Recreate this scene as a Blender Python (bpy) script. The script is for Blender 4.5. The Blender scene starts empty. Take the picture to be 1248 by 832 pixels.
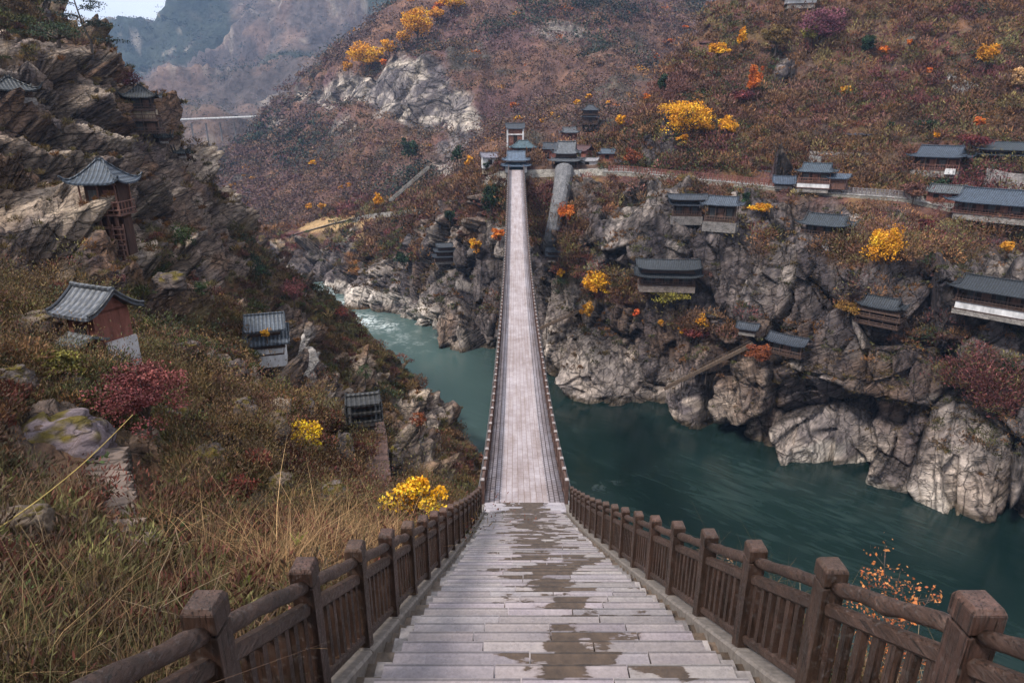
import bpy, math, random, mathutils
import numpy as np
R_ = math.radians
random.seed(7); rng = np.random.default_rng(11)
scene = bpy.context.scene
C = scene.collection
# ------------------------------------------------------------------ camera geometry (water level is z = 0)
F = 780.0; PITCH = R_(18.8); CH = 56.0
cp, sp = math.cos(PITCH), math.sin(PITCH)
def at(px, py, Y):
    """the world point Y metres ahead seen in the direction of a photograph pixel"""
    px = np.asarray(px, float); py = np.asarray(py, float); Y = np.asarray(Y, float)
    dn = (py - 416) / F; dy = cp - dn * sp; dz = -sp - dn * cp; dx = (px - 624) / F
    k = Y / dy
    return np.stack([dx * k, Y + 0 * k, CH + dz * k], -1)
def shoreY(py):
    dn = (py - 416) / F
    return CH * (cp - dn * sp) / (sp + dn * cp)
def proj(P):
    P = np.asarray(P, float)
    y = P[..., 1]; z = P[..., 2] - CH
    d = y * cp - z * sp; up = y * sp + z * cp
    d_ = np.where(d > .05, d, .05)
    return 624 + F * P[..., 0] / d_, 416 - F * up / d_, d
# ------------------------------------------------------------------ numpy noise
def _h(ix, iy, iz, s):
    n = (ix.astype(np.uint32) * np.uint32(374761393) + iy.astype(np.uint32) * np.uint32(668265263)
         + iz.astype(np.uint32) * np.uint32(2147483647) + np.uint32(s) * np.uint32(1274126177))
    n = (n ^ (n >> np.uint32(13))) * np.uint32(1274126177)
    n = n ^ (n >> np.uint32(16))
    n = n * np.uint32(2246822519); n = n ^ (n >> np.uint32(15))
    return (n & np.uint32(0xFFFFFF)).astype(np.float32) / np.float32(0xFFFFFF)
def vn(P, s=0):
    P = np.asarray(P, np.float32); f = np.floor(P); i = f.astype(np.int64); t = P - f
    t = t * t * t * (t * (t * 6 - 15) + 10)
    x, y, z = i[..., 0], i[..., 1], i[..., 2]; tx, ty, tz = t[..., 0], t[..., 1], t[..., 2]
    def g(a, b, c): return _h(x + a, y + b, z + c, s)
    a = g(0,0,0)*(1-tx)+g(1,0,0)*tx; b = g(0,1,0)*(1-tx)+g(1,1,0)*tx
    c = g(0,0,1)*(1-tx)+g(1,0,1)*tx; d = g(0,1,1)*(1-tx)+g(1,1,1)*tx
    return ((a*(1-ty)+b*ty)*(1-tz) + (c*(1-ty)+d*ty)*tz) * 2 - 1
def fbm(P, o=4, s=0, g=.5):
    r = 0; a = 1; n = 0; P = np.asarray(P, np.float32)
    for k in range(o):
        r = r + a * vn(P, s + k * 17); n += a; a *= g; P = P * 2.03 + 11.3
    return r / n
def ridged(P, o=4, s=0):
    r = 0; a = 1; n = 0; P = np.asarray(P, np.float32)
    for k in range(o):
        r = r + a * (1 - 2 * np.abs(vn(P, s + k * 17))); n += a; a *= .5; P = P * 2.03 + 5.1
    return r / n
def voro(P, s=0):
    """faceted blocks: crack closeness, random tilt height, cell value"""
    P = np.asarray(P, np.float32); i = np.floor(P).astype(np.int64); n = P.shape[0]
    f1 = np.full(n, 9., np.float32); f2 = np.full(n, 9., np.float32)
    tilt = np.zeros(n, np.float32); val = np.zeros(n, np.float32)
    for a in (-1, 0, 1):
        for b in (-1, 0, 1):
            for c in (-1, 0, 1):
                x, y, z = i[:, 0]+a, i[:, 1]+b, i[:, 2]+c
                r = [_h(x, y, z, s + q) for q in range(6)]
                dx = x + r[0] - P[:, 0]; dy = y + r[1] - P[:, 1]; dz = z + r[2] - P[:, 2]
                d = np.sqrt(dx*dx + dy*dy + dz*dz)
                m = d < f1
                f2 = np.where(m, f1, np.minimum(f2, d))
                tilt = np.where(m, (r[3]-.5)*dx*2 + (r[4]-.5)*dy*2 + (r[5]-.5)*dz*2, tilt)
                val = np.where(m, r[5], val); f1 = np.where(m, d, f1)
    return f2 - f1, tilt, val
def smooth(a, b, x):
    t = np.clip((x - a) / (b - a), 0, 1); return t * t * (3 - 2 * t)
def mixc(a, b, t):
    return a + (np.asarray(b, float) - a) * np.asarray(t)[..., None]
# ------------------------------------------------------------------ objects, tags
def tag(o, label=None, cat=None, group=None, kind=None):
    if label: o['label'] = label
    if cat: o['category'] = cat
    if group: o['group'] = group
    if kind: o['kind'] = kind
    return o
def thing(name, label, cat, loc=(0,0,0), rz=0, group=None):
    o = bpy.data.objects.new(name, None); C.objects.link(o)
    o.location = [float(v) for v in loc]; o.rotation_euler = (0, 0, rz); o.empty_display_size = .3
    return tag(o, label, cat, group)
def mesh_np(name, V, Fc, mat, parent=None, col=None, attrs=None, smoothf=False, fcol=None):
    """V (n,3), Fc (m,k)"""
    V = np.asarray(V, np.float32); Fc = np.asarray(Fc, np.int32); m, k = Fc.shape
    me = bpy.data.meshes.new(name)
    me.vertices.add(len(V)); me.vertices.foreach_set('co', V.ravel())
    me.loops.add(m * k); me.loops.foreach_set('vertex_index', Fc.ravel())
    me.polygons.add(m); me.polygons.foreach_set('loop_start', np.arange(0, m*k, k, dtype=np.int32))
    me.update(calc_edges=True)
    if smoothf: me.polygons.foreach_set('use_smooth', np.ones(m, bool))
    if col is not None:
        a = me.color_attributes.new('Col', 'FLOAT_COLOR', 'POINT')
        c = np.ones((len(V), 4), np.float32); c[:, :3] = col; a.data.foreach_set('color', c.ravel())
    for kk, vv in (attrs or {}).items():
        a = me.attributes.new(kk, 'FLOAT', 'POINT'); a.data.foreach_set('value', np.asarray(vv, np.float32))
    me.materials.append(mat)
    o = bpy.data.objects.new(name, me); C.objects.link(o)
    if parent: o.parent = parent
    return o
class MB:
    """collects shapes for ONE mesh object"""
    def __init__(s): s.v = []; s.f = []; s.c = []
    def add(s, V, Fs, col=None):
        n = len(s.v); s.v += [tuple(map(float, p)) for p in V]; s.f += [tuple(i + n for i in f) for f in Fs]
        s.c += [col or (1,1,1)] * len(V)
    def box(s, c, d, rz=0, col=None, tx=0, top=1.0, topy=None):
        x, y, z = c; a, b, h = d[0]/2, d[1]/2, d[2]/2; V = []
        ty = top if topy is None else topy
        for zz, k, k2 in ((-h, 1, 1), (h, top, ty)):
            for xx, yy in ((-a,-b),(a,-b),(a,b),(-a,b)):
                X, Y = xx*k, yy*k2
                V.append((x + X*math.cos(rz) - Y*math.sin(rz) + (tx if zz > 0 else 0), y + X*math.sin(rz) + Y*math.cos(rz), z + zz))
        s.add(V, [(3,2,1,0),(4,5,6,7),(0,1,5,4),(1,2,6,5),(2,3,7,6),(3,0,4,7)], col)
    def beam(s, p, q, w, h, col=None, bev=.18):
        """a chamfered bar from p to q, w wide, h high"""
        p = np.array(p, float); q = np.array(q, float); d = q - p; L = np.linalg.norm(d); d /= L
        up = np.array((0,0,1.)) if abs(d[2]) < .97 else np.array((0,1.,0))
        r = np.cross(d, up); r /= np.linalg.norm(r); u = np.cross(r, d)
        b = min(w, h) * bev; a, c = w/2, h/2
        sec = [(a-b,-c),(a,-c+b),(a,c-b),(a-b,c),(-a+b,c),(-a,c-b),(-a,-c+b),(-a+b,-c)]
        V = [e + r*x + u*y for e in (p, q) for x, y in sec]; n = 8
        s.add(V, [tuple(range(n))[::-1], tuple(range(n, 2*n))] + [(i,(i+1)%n,n+(i+1)%n,n+i) for i in range(n)], col)
    def tube(s, pts, rad, n=6, col=None, cap=True):
        pts = [np.array(p, float) for p in pts]; m = len(pts)
        if not hasattr(rad, '__len__'): rad = [rad]*m
        V = []; prev = None
        for i, p in enumerate(pts):
            d = pts[min(i+1, m-1)] - pts[max(i-1, 0)]; d /= (np.linalg.norm(d) + 1e-9)
            ref = prev if prev is not None else (np.array((0,0,1.)) if abs(d[2]) < .9 else np.array((1.,0,0)))
            r = ref - d*np.dot(ref, d); r /= (np.linalg.norm(r)+1e-9); prev = r; u = np.cross(d, r)
            for k in range(n):
                a = 2*math.pi*k/n; V.append(p + rad[i]*(r*math.cos(a) + u*math.sin(a)))
        Fs = [(i*n+k, i*n+(k+1)%n, (i+1)*n+(k+1)%n, (i+1)*n+k) for i in range(m-1) for k in range(n)]
        if cap: Fs += [tuple(range(n))[::-1], tuple(range((m-1)*n, m*n))]
        s.add(V, Fs, col)
    def build(s, name, mat, parent=None, smoothf=False):
        me = bpy.data.meshes.new(name); me.from_pydata(s.v, [], s.f); me.materials.append(mat)
        if smoothf: me.polygons.foreach_set('use_smooth', [True]*len(s.f))
        a = me.color_attributes.new('Col', 'FLOAT_COLOR', 'POINT')
        a.data.foreach_set('color', np.array([tuple(c)+(1,) for c in s.c], np.float32).ravel())
        me.update()
        o = bpy.data.objects.new(name, me); C.objects.link(o)
        if parent: o.parent = parent
        return o
# ------------------------------------------------------------------ materials
class NT:
    def __init__(s, name):
        s.m = bpy.data.materials.new(name); s.m.use_nodes = True; s.t = s.m.node_tree; s.n = s.t.nodes; s.l = s.t.links
        s.b = s.n['Principled BSDF']
        s.geo = None; s.tc = None
    def new(s, t, **k):
        n = s.n.new(t)
        for a, b in k.items(): setattr(n, a, b)
        return n
    def link(s, a, b): s.l.new(a, b)
    def obj(s, scale=(1,1,1), rot=(0,0,0)):
        if not s.tc: s.tc = s.new('ShaderNodeTexCoord')
        m = s.new('ShaderNodeMapping', vector_type='TEXTURE'); m.inputs['Scale'].default_value = [1/q for q in scale]; m.inputs['Rotation'].default_value = rot
        s.link(s.tc.outputs['Object'], m.inputs[0]); return m.outputs[0]
    def noise(s, vec, scale, detail=5, rough=.55, dist=0):
        n = s.new('ShaderNodeTexNoise'); n.inputs['Scale'].default_value = scale; n.inputs['Detail'].default_value = detail
        n.inputs['Roughness'].default_value = rough; n.inputs['Distortion'].default_value = dist
        s.link(vec, n.inputs['Vector']); return n.outputs['Fac']
    def ramp(s, fac, stops):
        r = s.new('ShaderNodeValToRGB'); e = r.color_ramp.elements
        while len(e) < len(stops): e.new(.5)
        for i, (p, c) in enumerate(stops):
            e[i].position = p
            if not hasattr(c, '__len__'): c = (c, c, c)
            e[i].color = tuple(c) + (1,)
        s.link(fac, r.inputs[0]); return r.outputs[0]
    def mix(s, a, b, fac, mode='MIX'):
        m = s.new('ShaderNodeMix', data_type='RGBA', blend_type=mode)
        for v, i in ((fac, 0), (a, 6), (b, 7)):
            if isinstance(v, (int, float)): m.inputs[i].default_value = v if i == 0 else (v, v, v, 1)
            elif isinstance(v, tuple): m.inputs[i].default_value = v + (1,)
            else: s.link(v, m.inputs[i])
        return m.outputs[2]
    def math(s, op, a, b=0.0, clamp=False):
        m = s.new('ShaderNodeMath', operation=op); m.use_clamp = clamp
        for v, i in ((a, 0), (b, 1)):
            if isinstance(v, (int, float)): m.inputs[i].default_value = v
            else: s.link(v, m.inputs[i])
        return m.outputs[0]
    def attr(s, name, out='Color'):
        a = s.new('ShaderNodeAttribute'); a.attribute_name = name; return a.outputs[out]
    def bump(s, h, strength=.5, dist=.1, prev=None):
        b = s.new('ShaderNodeBump'); b.inputs['Strength'].default_value = strength; b.inputs['Distance'].default_value = dist
        s.link(h, b.inputs['Height'])
        if prev is not None: s.link(prev, b.inputs['Normal'])
        return b.outputs[0]
    def sat(s, c, k):
        h = s.new('ShaderNodeHueSaturation'); h.inputs['Saturation'].default_value = k; s.link(c, h.inputs['Color']); return h.outputs[0]
    def done(s, col, rough=.8, normal=None, spec=.3):
        if isinstance(col, tuple): s.b.inputs['Base Color'].default_value = col + (1,)
        else: s.link(col, s.b.inputs['Base Color'])
        if isinstance(rough, (int, float)): s.b.inputs['Roughness'].default_value = rough
        else: s.link(rough, s.b.inputs['Roughness'])
        s.b.inputs['Specular IOR Level'].default_value = spec
        if normal is not None: s.link(normal, s.b.inputs['Normal'])
        return s.m
def terrain_mat(name, k, dip, cs=(.16,.16,.42)):
    """vertex colour x procedural grain; k = size of the grain in metres"""
    n = NT(name); v = n.obj(); col = n.attr('Col'); rock = n.attr('rock', 'Fac')
    g1 = n.noise(v, 1.3/k, 8, .7); g2 = n.noise(v, .22/k, 5, .6)
    vs = n.obj((.25/k, .25/k, 1.6/k), (R_(dip[0]), R_(dip[1]), 0)); st = n.noise(vs, 1.0, 10, .72, .25)
    vs2 = n.obj((.5/k, .5/k, 5/k), (R_(dip[0]), R_(dip[1]), 0)); st2 = n.noise(vs2, 1.3, 7, .75, .15)
    c = n.mix(col, n.ramp(g1, [(.3, .42), (.5, 1.), (.7, 1.5)]), 1.0, 'MULTIPLY')
    c = n.mix(c, n.ramp(g2, [(.3, (.75,.74,.76)), (.7, (1.25,1.22,1.18))]), 1.0, 'MULTIPLY')
    strat = n.ramp(st, [(.36, .55), (.43, .92), (.55, 1.06), (.66, 1.4)])
    c2 = n.mix(c, strat, 1.0, 'MULTIPLY')
    c2 = n.mix(c2, n.ramp(st2, [(.40, .45), (.46, 1.0), (.60, 1.3)]), .8, 'MULTIPLY')
    vv = n.obj((cs[0]/k, cs[1]/k, cs[2]/k), (R_(dip[0]*.4), R_(dip[1]*.4), 0)); wr = n.noise(v, .35/k, 4, .6)
    av = n.new('ShaderNodeVectorMath', operation='ADD'); n.link(vv, av.inputs[0]); wc_ = n.new('ShaderNodeVectorMath', operation='SCALE'); n.link(wr, wc_.inputs[0]); wc_.inputs['Scale'].default_value = .55; n.link(wc_.outputs[0], av.inputs[1])
    vo = n.new('ShaderNodeTexVoronoi'); vo.feature = 'DISTANCE_TO_EDGE'; n.link(av.outputs[0], vo.inputs['Vector']); vo.inputs['Scale'].default_value = 1.0
    vo2 = n.new('ShaderNodeTexVoronoi'); vo2.feature = 'DISTANCE_TO_EDGE'; n.link(av.outputs[0], vo2.inputs['Vector']); vo2.inputs['Scale'].default_value = 3.3
    ck = n.math('MULTIPLY', n.ramp(vo.outputs['Distance'], [(0., .25), (.045, 1.)]), n.ramp(vo2.outputs['Distance'], [(0., .5), (.05, 1.)]))
    c2 = n.mix(c2, ck, .9, 'MULTIPLY')
    c = n.mix(c, c2, rock)
    h = n.math('ADD', n.math('MULTIPLY', n.math('ADD', n.math('ADD', st, n.math('MULTIPLY', st2, .5)), n.math('MULTIPLY', ck, .8)), rock), n.math('MULTIPLY', g1, .8))
    b = n.bump(h, 1.0, .45*k)
    c = n.sat(c, 1.06)
    return n.done(c, .85, b, .25)
def leaf_mat(name, rough=.7, tr=True):
    n = NT(name); c = n.attr('Col'); v = n.obj(); g = n.noise(v, 3, 2)
    c = n.mix(c, n.ramp(g, [(.3, .7), (.7, 1.3)]), 1.0, 'MULTIPLY')
    m = n.done(n.sat(c, 1.0), rough, None, .2)
    return m
def vmat(name, rough=.8, grain=2.0, lo=.7, hi=1.25, bump=.02, stretch=(1,1,1), rot=(0,0,0), spec=.3):
    n = NT(name); c = n.attr('Col'); v = n.obj(stretch, rot); g = n.noise(v, grain, 6, .65)
    c = n.mix(c, n.ramp(g, [(.3, lo), (.7, hi)]), 1.0, 'MULTIPLY')
    return n.done(c, rough, n.bump(g, .8, bump), spec)
HAZE = 0.0002; EXPO = 0.82
# ================================================================== TERRAIN
def resample(ctrl, nu, nv, wu=None, sm=6):
    """ctrl (r,c,3) -> (nv,nu,3): linear upsample then smoothing"""
    ctrl = np.asarray(ctrl, float); r, c, _ = ctrl.shape
    tv = np.linspace(0, r-1, nv) if wu is None else wu
    a = np.stack([np.stack([np.interp(tv, np.arange(r), ctrl[:, j, k]) for j in range(c)], 1) for k in range(3)], -1)
    tu = np.linspace(0, c-1, nu)
    i = np.clip(np.floor(tu).astype(int), 0, c-2); f = (tu - i)[None, :, None]
    return a[:, i]*(1-f) + a[:, i+1]*f
def blur(a, n, ax):
    k = np.hanning(2*n+3)[1:-1]; k /= k.sum()
    pad = [(0,0)]*a.ndim; pad[ax] = (n, n); b = np.pad(a, pad, mode='edge')
    return np.apply_along_axis(lambda m: np.convolve(m, k, 'valid'), ax, b)
def grid_faces(nv, nu, flip=False):
    i = (np.arange(nv-1)[:, None]*nu + np.arange(nu-1)[None, :]).ravel()
    f = np.stack([i, i+1, i+nu+1, i+nu], 1)
    return f[:, ::-1] if flip else f
def normals(G):
    du = np.gradient(G, axis=1); dv = np.gradient(G, axis=0)
    n = np.cross(du, dv); n /= (np.linalg.norm(n, axis=-1, keepdims=True) + 1e-9)
    return n
SURF = []      # (V, N, veg, px, py, name) of every terrain sheet
# strata frame
def rot_frame(rx, ry):
    a, b = R_(rx), R_(ry)
    Rx = np.array([[1,0,0],[0,math.cos(a),-math.sin(a)],[0,math.sin(a),math.cos(a)]])
    Ry = np.array([[math.cos(b),0,math.sin(b)],[0,1,0],[-math.sin(b),0,math.cos(b)]])
    return Rx @ Ry
def rock_disp(P, S, frame, big=1.0):
    """S = size of the big blocks in metres"""
    Q = P @ frame.T
    w = fbm(P/(S*3.0), 2, 5)[:, None]*S*.45
    Q = Q + w
    c1, t1, v1 = voro(Q/np.array((S*2.8, S*2.0, S*1.3)), 3)
    c2, t2, v2 = voro(Q/np.array((S*1.0, S*.8, S*.30)), 31)
    def layer(th, seed, lo):
        s_ = Q[:, 2]/th + fbm(P/(S*1.5), 2, seed)*.35; f = np.floor(s_); fr = s_ - f
        L = np.stack([Q[:, 0]/(th*lo), Q[:, 1]/(th*lo), f*7.3], -1)
        return vn(L, seed)*.9 + (fr**1.5)*.7 - .35, np.exp(-fr*9) + np.exp(-(1-fr)*14)*.5
    l1, k1 = layer(S*.30, 21, 7.); l2, k2 = layer(S*.085, 22, 12.)
    d = (t1*2.4 + (v1-.5)*.9)*S*.62*big - np.exp(-c1*20)*S*.22
    d = d + (t2*1.0 + (v2-.5)*.6)*S*.17 - np.exp(-c2*16)*S*.06
    d = d + l1*S*.15 + l2*S*.045
    crack = np.clip(np.exp(-c1*22) + .5*np.exp(-c2*16) + .35*k1 + .15*k2, 0, 1)
    return d, crack, v1, v2
def rock_cliff(P, W, T):
    """tall upright blocks W wide and T high with thin dipping beds"""
    Q = P @ rot_frame(4, 14).T + fbm(P/(W*3.0), 2, 5)[:, None]*W*.5
    c1, t1, v1 = voro(Q/np.array((W*1.15, W*1.15, T)), 3)
    c2, t2, v2 = voro(Q/np.array((W*.42, W*.42, T*.42)), 31)
    Qs = P @ rot_frame(8, 36).T + fbm(P/14, 2, 55)[:, None]*2.2
    s_ = Qs[:, 2]/2.1; f = np.floor(s_); fr = s_ - f
    L = vn(np.stack([Qs[:, 0]/9, Qs[:, 1]/9, f*7.3], -1), 21)*.6 + fr**1.5*.5 - .25
    k1 = np.exp(-fr*9)*(vn(P/6, 61) > -.1)
    d = (t1*2.2 + (v1-.5)*1.3)*W*.42 - np.exp(-c1*26)*W*.16 + (t2*1.6 + (v2-.5)*1.0)*W*.17 - np.exp(-c2*20)*W*.05 + L*.85
    return d, np.clip(np.exp(-c1*26) + .55*np.exp(-c2*20) + .6*k1, 0, 1), v1, v2
def blobs(px, py, lst):
    m = np.zeros_like(px)
    for x, y, rx, ry, a in lst:
        m = np.maximum(m, a*np.exp(-(((px-x)/rx)**2 + ((py-y)/ry)**2)**1.3))
    return m
def lin(*c):   # sRGB 0-255 -> linear
    r = [((v/255.)/12.92 if v/255. < .04045 else (((v/255.)+.055)/1.055)**2.4) for v in c]
    return np.array(r)
M_ter_near = terrain_mat('hillside_ground', .8, (8, -14))
M_ter = terrain_mat('cliff_rock', 1.6, (12, -36), (.20,.20,.085))
M_ter_far = terrain_mat('mountain_ground', 4., (70, 10))
M_ter_back = terrain_mat('far_mountain_ground', 14., (0, 0))
# ---------------- D: the hillside of the near bank, cross sections at constant distance (x, drop below the eye)
def st(Y): return float(np.interp(Y, PL, PH))
PL = [-6,-2,0,5,10,16,22,23.6,26,38.3,62,85,103,130,161,175]
PH = [-1.3,.62,1.80,4.85,7.86,11.40,14.75,15.55,16.15,18.1,19.75,20.0,19.0,15.8,10.6,8.3]
def axisX(Y): return .35 + .0085*min(Y, 22) + .0035*max(0, Y-22)
def right_side(Y, s):
    if Y < 10: return [(30, 62), (16, s+32), (8.5, s+9), (5.8, s+2.3), (3.6, s+.85), (2.65, s+.22)]
    return [(26, 62), (14, s+26), (6, s+7), (3.2, s+1.1), (2.65, s+.22)]
rowsD = []
for Y, left in [
    (-4, [(-1.75,0.),(-3,-.3),(-5,-.8),(-8,-1.8),(-14,-4.5),(-28,-11)]),
    (0,  [(-1.75,2.0),(-3,1.7),(-5,1.2),(-8,.4),(-14,-1.8),(-28,-8)]),
    (2.5,[(-1.75,3.5),(-3,3.25),(-5,2.8),(-8,2.0),(-14,0),(-28,-6)]),
    (5,  [(-1.8,5.0),(-3,4.8),(-5,4.2),(-8,3.2),(-14,1),(-28,-5)]),
    (9,  [(-1.8,7.5),(-3.5,7.2),(-6,6.6),(-10,5.5),(-16,3.5),(-30,-3)]),
    (13, [(-1.8,10),(-4,9.8),(-8,8.7),(-13,6.8),(-20,4.3),(-35,-2)]),
    (18, [(-1.8,13),(-4.5,13),(-10,10.8),(-16,8),(-25,4),(-42,-3)])]:
    rowsD.append((Y, right_side(Y, st(Y)) + [(.35, st(Y)+.75)] + left))
rowsD += [
    (25, [(26,62),(14,45),(6,26),(3,21),(1,19),(-2,18.3),(-5,18),(-11,14.5),(-18,10.5),(-28,5.5),(-48,-3)]),
    (34, [(22,62),(12,52),(5,34),(2,29),(-1,26),(-5,24.5),(-12,20),(-20,14),(-32,7),(-55,-3)]),
    (45, [(20,62),(12,58),(6,46),(2,38),(-4,34),(-10.5,27.4),(-22.8,16),(-34,8),(-60,-4)]),
    (58, [(18,62),(10,58),(6,52),(0,46),(-6,41),(-14,33),(-26,22),(-38,11),(-50,0),(-75,-12)]),
    (72, [(14,62),(8,57),(2,52),(-6,47),(-16,38),(-28,27),(-42,13),(-52,2),(-60,-8),(-82,-20)]),
    (85, [(9,62),(2,57),(-3,54.2),(-8,49.3),(-20,40),(-32,29),(-45,13),(-52,1),(-56,-8),(-64,-13),(-92,-22)]),
    (98, [(2,62),(-6,57),(-10,49),(-14,44.3),(-26,35.5),(-38,24),(-48,10),(-54,-2),(-59,-9),(-70,-16),(-98,-26)]),
    (112,[(-8,62),(-14,56),(-21,44),(-29,33.3),(-43,24),(-51.5,11.2),(-57.6,3.8),(-58.5,-3),(-66,-10),(-78,-16),(-110,-24)]),
    (130,[(-20,62),(-25,58),(-34,50),(-42,40),(-52,30),(-62,16),(-72,4),(-84,-6),(-110,-22)]),
    (165,[(-40,64),(-50,60),(-62,54),(-80,40),(-100,24),(-120,10),(-150,-5)])]
def rowresample(Y, pts, n):
    p = np.array(pts, float); seg = []; 
    t = np.concatenate([[0], np.cumsum(np.hypot(*np.diff(p, axis=0).T))])
    tt = np.linspace(0, t[-1], 4000); x = np.interp(tt, t, p[:, 0]); z = np.interp(tt, t, p[:, 1])
    w = 1/np.maximum(np.sqrt(x**2 + Y*Y + z*z), 4.0); cw = np.concatenate([[0], np.cumsum(w[1:])]); cw /= cw[-1]
    u = np.linspace(0, 1, n); ti = np.interp(u, cw, tt)
    return np.stack([np.interp(ti, tt, x), np.full(n, Y), CH - np.interp(ti, tt, z)], -1)
def build_D():
    nc = 620; nr = 560
    Rr = np.stack([rowresample(Y, p, nc) for Y, p in rowsD])
    Ys = np.array([Y for Y, p in rowsD], float)
    ty = np.concatenate([np.linspace(-4, 3, 30)[:-1], np.exp(np.linspace(math.log(3), math.log(165), nr-29))])
    idx = np.interp(ty, Ys, np.arange(len(Ys)))
    i = np.clip(np.floor(idx).astype(int), 0, len(Ys)-2); f = (idx-i)[:, None, None]
    # Catmull-Rom along the distance
    g = lambda k: Rr[np.clip(i+k, 0, len(Ys)-1)]
    G = Rr[i]*(1-f) + Rr[i+1]*f
    Gs = blur(blur(G, 9, 0), 7, 1); Gs[:, :, 1] = G[:, :, 1]
    nearx = np.exp(-((G[..., 0]-.4)/3.2)**4)*(G[..., 1] < 26)
    G = G*nearx[..., None] + Gs*(1-nearx[..., None])
    N = normals(G); N[N[..., 2] < 0] *= -1
    P = G.reshape(-1, 3); Nf = N.reshape(-1, 3)
    px, py, d = proj(P)
    amp = smooth(0, 14, np.abs(P[:, 0]-.4) + np.maximum(0, P[:, 1]-24)*2)*smooth(2, 30, d)
    fr = rot_frame(18, 24)
    D_, crack, v1, v2 = rock_disp(P, 4.6, rot_frame(-6, 16))
    # where bare rock stands on this hillside
    rk = blobs(px, py, [(40,130,150,70,1),(130,185,80,60,1),(90,260,120,50,1),(30,300,90,36,.9),(200,240,50,50,.8),(-150,200,160,120,1),
                        (250,300,40,60,.8),(60,560,60,40,.8),(165,590,34,50,.9),(360,448,26,44,1.),(260,460,40,30,.5),(330,610,50,20,.5),(100,520,40,20,.5),(60,430,40,30,.35),(230,640,30,16,.5),(350,430,35,60,1),
                        (300,480,70,40,.7),(250,540,40,30,.3),(500,560,30,60,.8),(400,520,30,60,.6),(200,370,40,30,.6),
                        (520,500,25,40,.6),(130,330,60,25,.7),(440,470,20,40,.6),(0,680,60,50,.7)])
    nz = fbm(P/3.0, 4, 40)
    rock = smooth(.34, .56, rk + nz*.62 + ridged(P/2.2,2,43)*.10 + .17*smooth(14,26,d))
    right = smooth(3, 5, P[:, 0]); rock = np.maximum(rock, right*.8)
    big = fbm(P/14, 3, 77)*2.4 + ridged(P/9, 3, 70)*1.5
    soft = big + fbm(P/2.2, 4, 60)*.55
    disp = (soft + rock*D_*(.4+.55*smooth(25,60,d)))*amp + fbm(P/.5, 3, 62)*.07*smooth(.2, 2, np.abs(P[:, 0]-.4)-2)
    P2 = P + Nf*disp[:, None]
    under = (np.abs(P2[:, 0]-.45) < 2.0) & (P2[:, 1] < 24)
    P2[under, 2] = np.minimum(P2[under, 2], CH - np.interp(P2[under, 1], PL, PH) - .5)
    # keep clear of the bridge deck
    deck = CH - np.interp(P2[:, 1], PL, PH) - 1.3
    m = (np.abs(P2[:, 0]-.7) < 3.2) & (P2[:, 1] >= 23); P2[m, 2] = np.minimum(P2[m, 2], deck[m])
    # colour
    n1 = fbm(P/1.6, 4, 90); n2 = fbm(P/7, 3, 91); n3 = fbm(P/.7, 3, 92)
    soil = mixc(np.tile(lin(80,64,50), (len(P), 1)), lin(104,84,60), smooth(-.3,.4,n1))
    soil = mixc(soil, lin(84,82,54), smooth(.05,.4,n2))
    soil = mixc(soil, lin(92,62,50), smooth(.15,.5,fbm(P/5, 3, 93))*.7)
    rc = mixc(np.tile(lin(112,101,94), (len(P), 1)), lin(168,158,146), smooth(.5,.9,v1*.6+v2*.4+n3*.2))
    rc = mixc(rc, lin(110,84,64), smooth(.0,.5,n2+.2*n1)*.8)
    rc = mixc(rc, lin(80,80,92), smooth(.1,.5,fbm(P/4,3,99))*.5)
    rc = mixc(rc, lin(40,34,32), crack*.75)
    rc = rc*np.array((1.30,1.2,1.12))
    rc = mixc(rc, lin(200,192,184), smooth(.35,.7,blobs(px, py, [(358,448,20,40,1),(345,420,16,20,.8),(505,560,10,30,.7)]) + n1*.3)*.8)
    col = mixc(soil*1.15, rc, rock)
    col = np.clip(col, .01, .8)
    nv, nu = G.shape[:2]
    o = mesh_np('hillside', P2, grid_faces(nv, nu), M_ter_near, None, col, {'rock': rock}, False)
    tag(o, kind='structure')
    n = normals(P2.reshape(nv, nu, 3)).reshape(-1, 3); n[n[:, 2] < 0] *= -1
    veg = (1-rock)*(P2[:, 2] > 1)*((P2[:, 0] < -1.75) | (P2[:, 1] > 30))*((P2[:, 0] < 1) | (P2[:, 1] > 60)) + (P2[:, 0] > 2.7)*(P2[:, 0] < 9)*(P2[:, 1] < 10)*(P2[:, 2] > 30)
    SURF.append(dict(V=P2, N=n, veg=veg, px=px, py=py, name='D', rock=rock, d=d))
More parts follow.
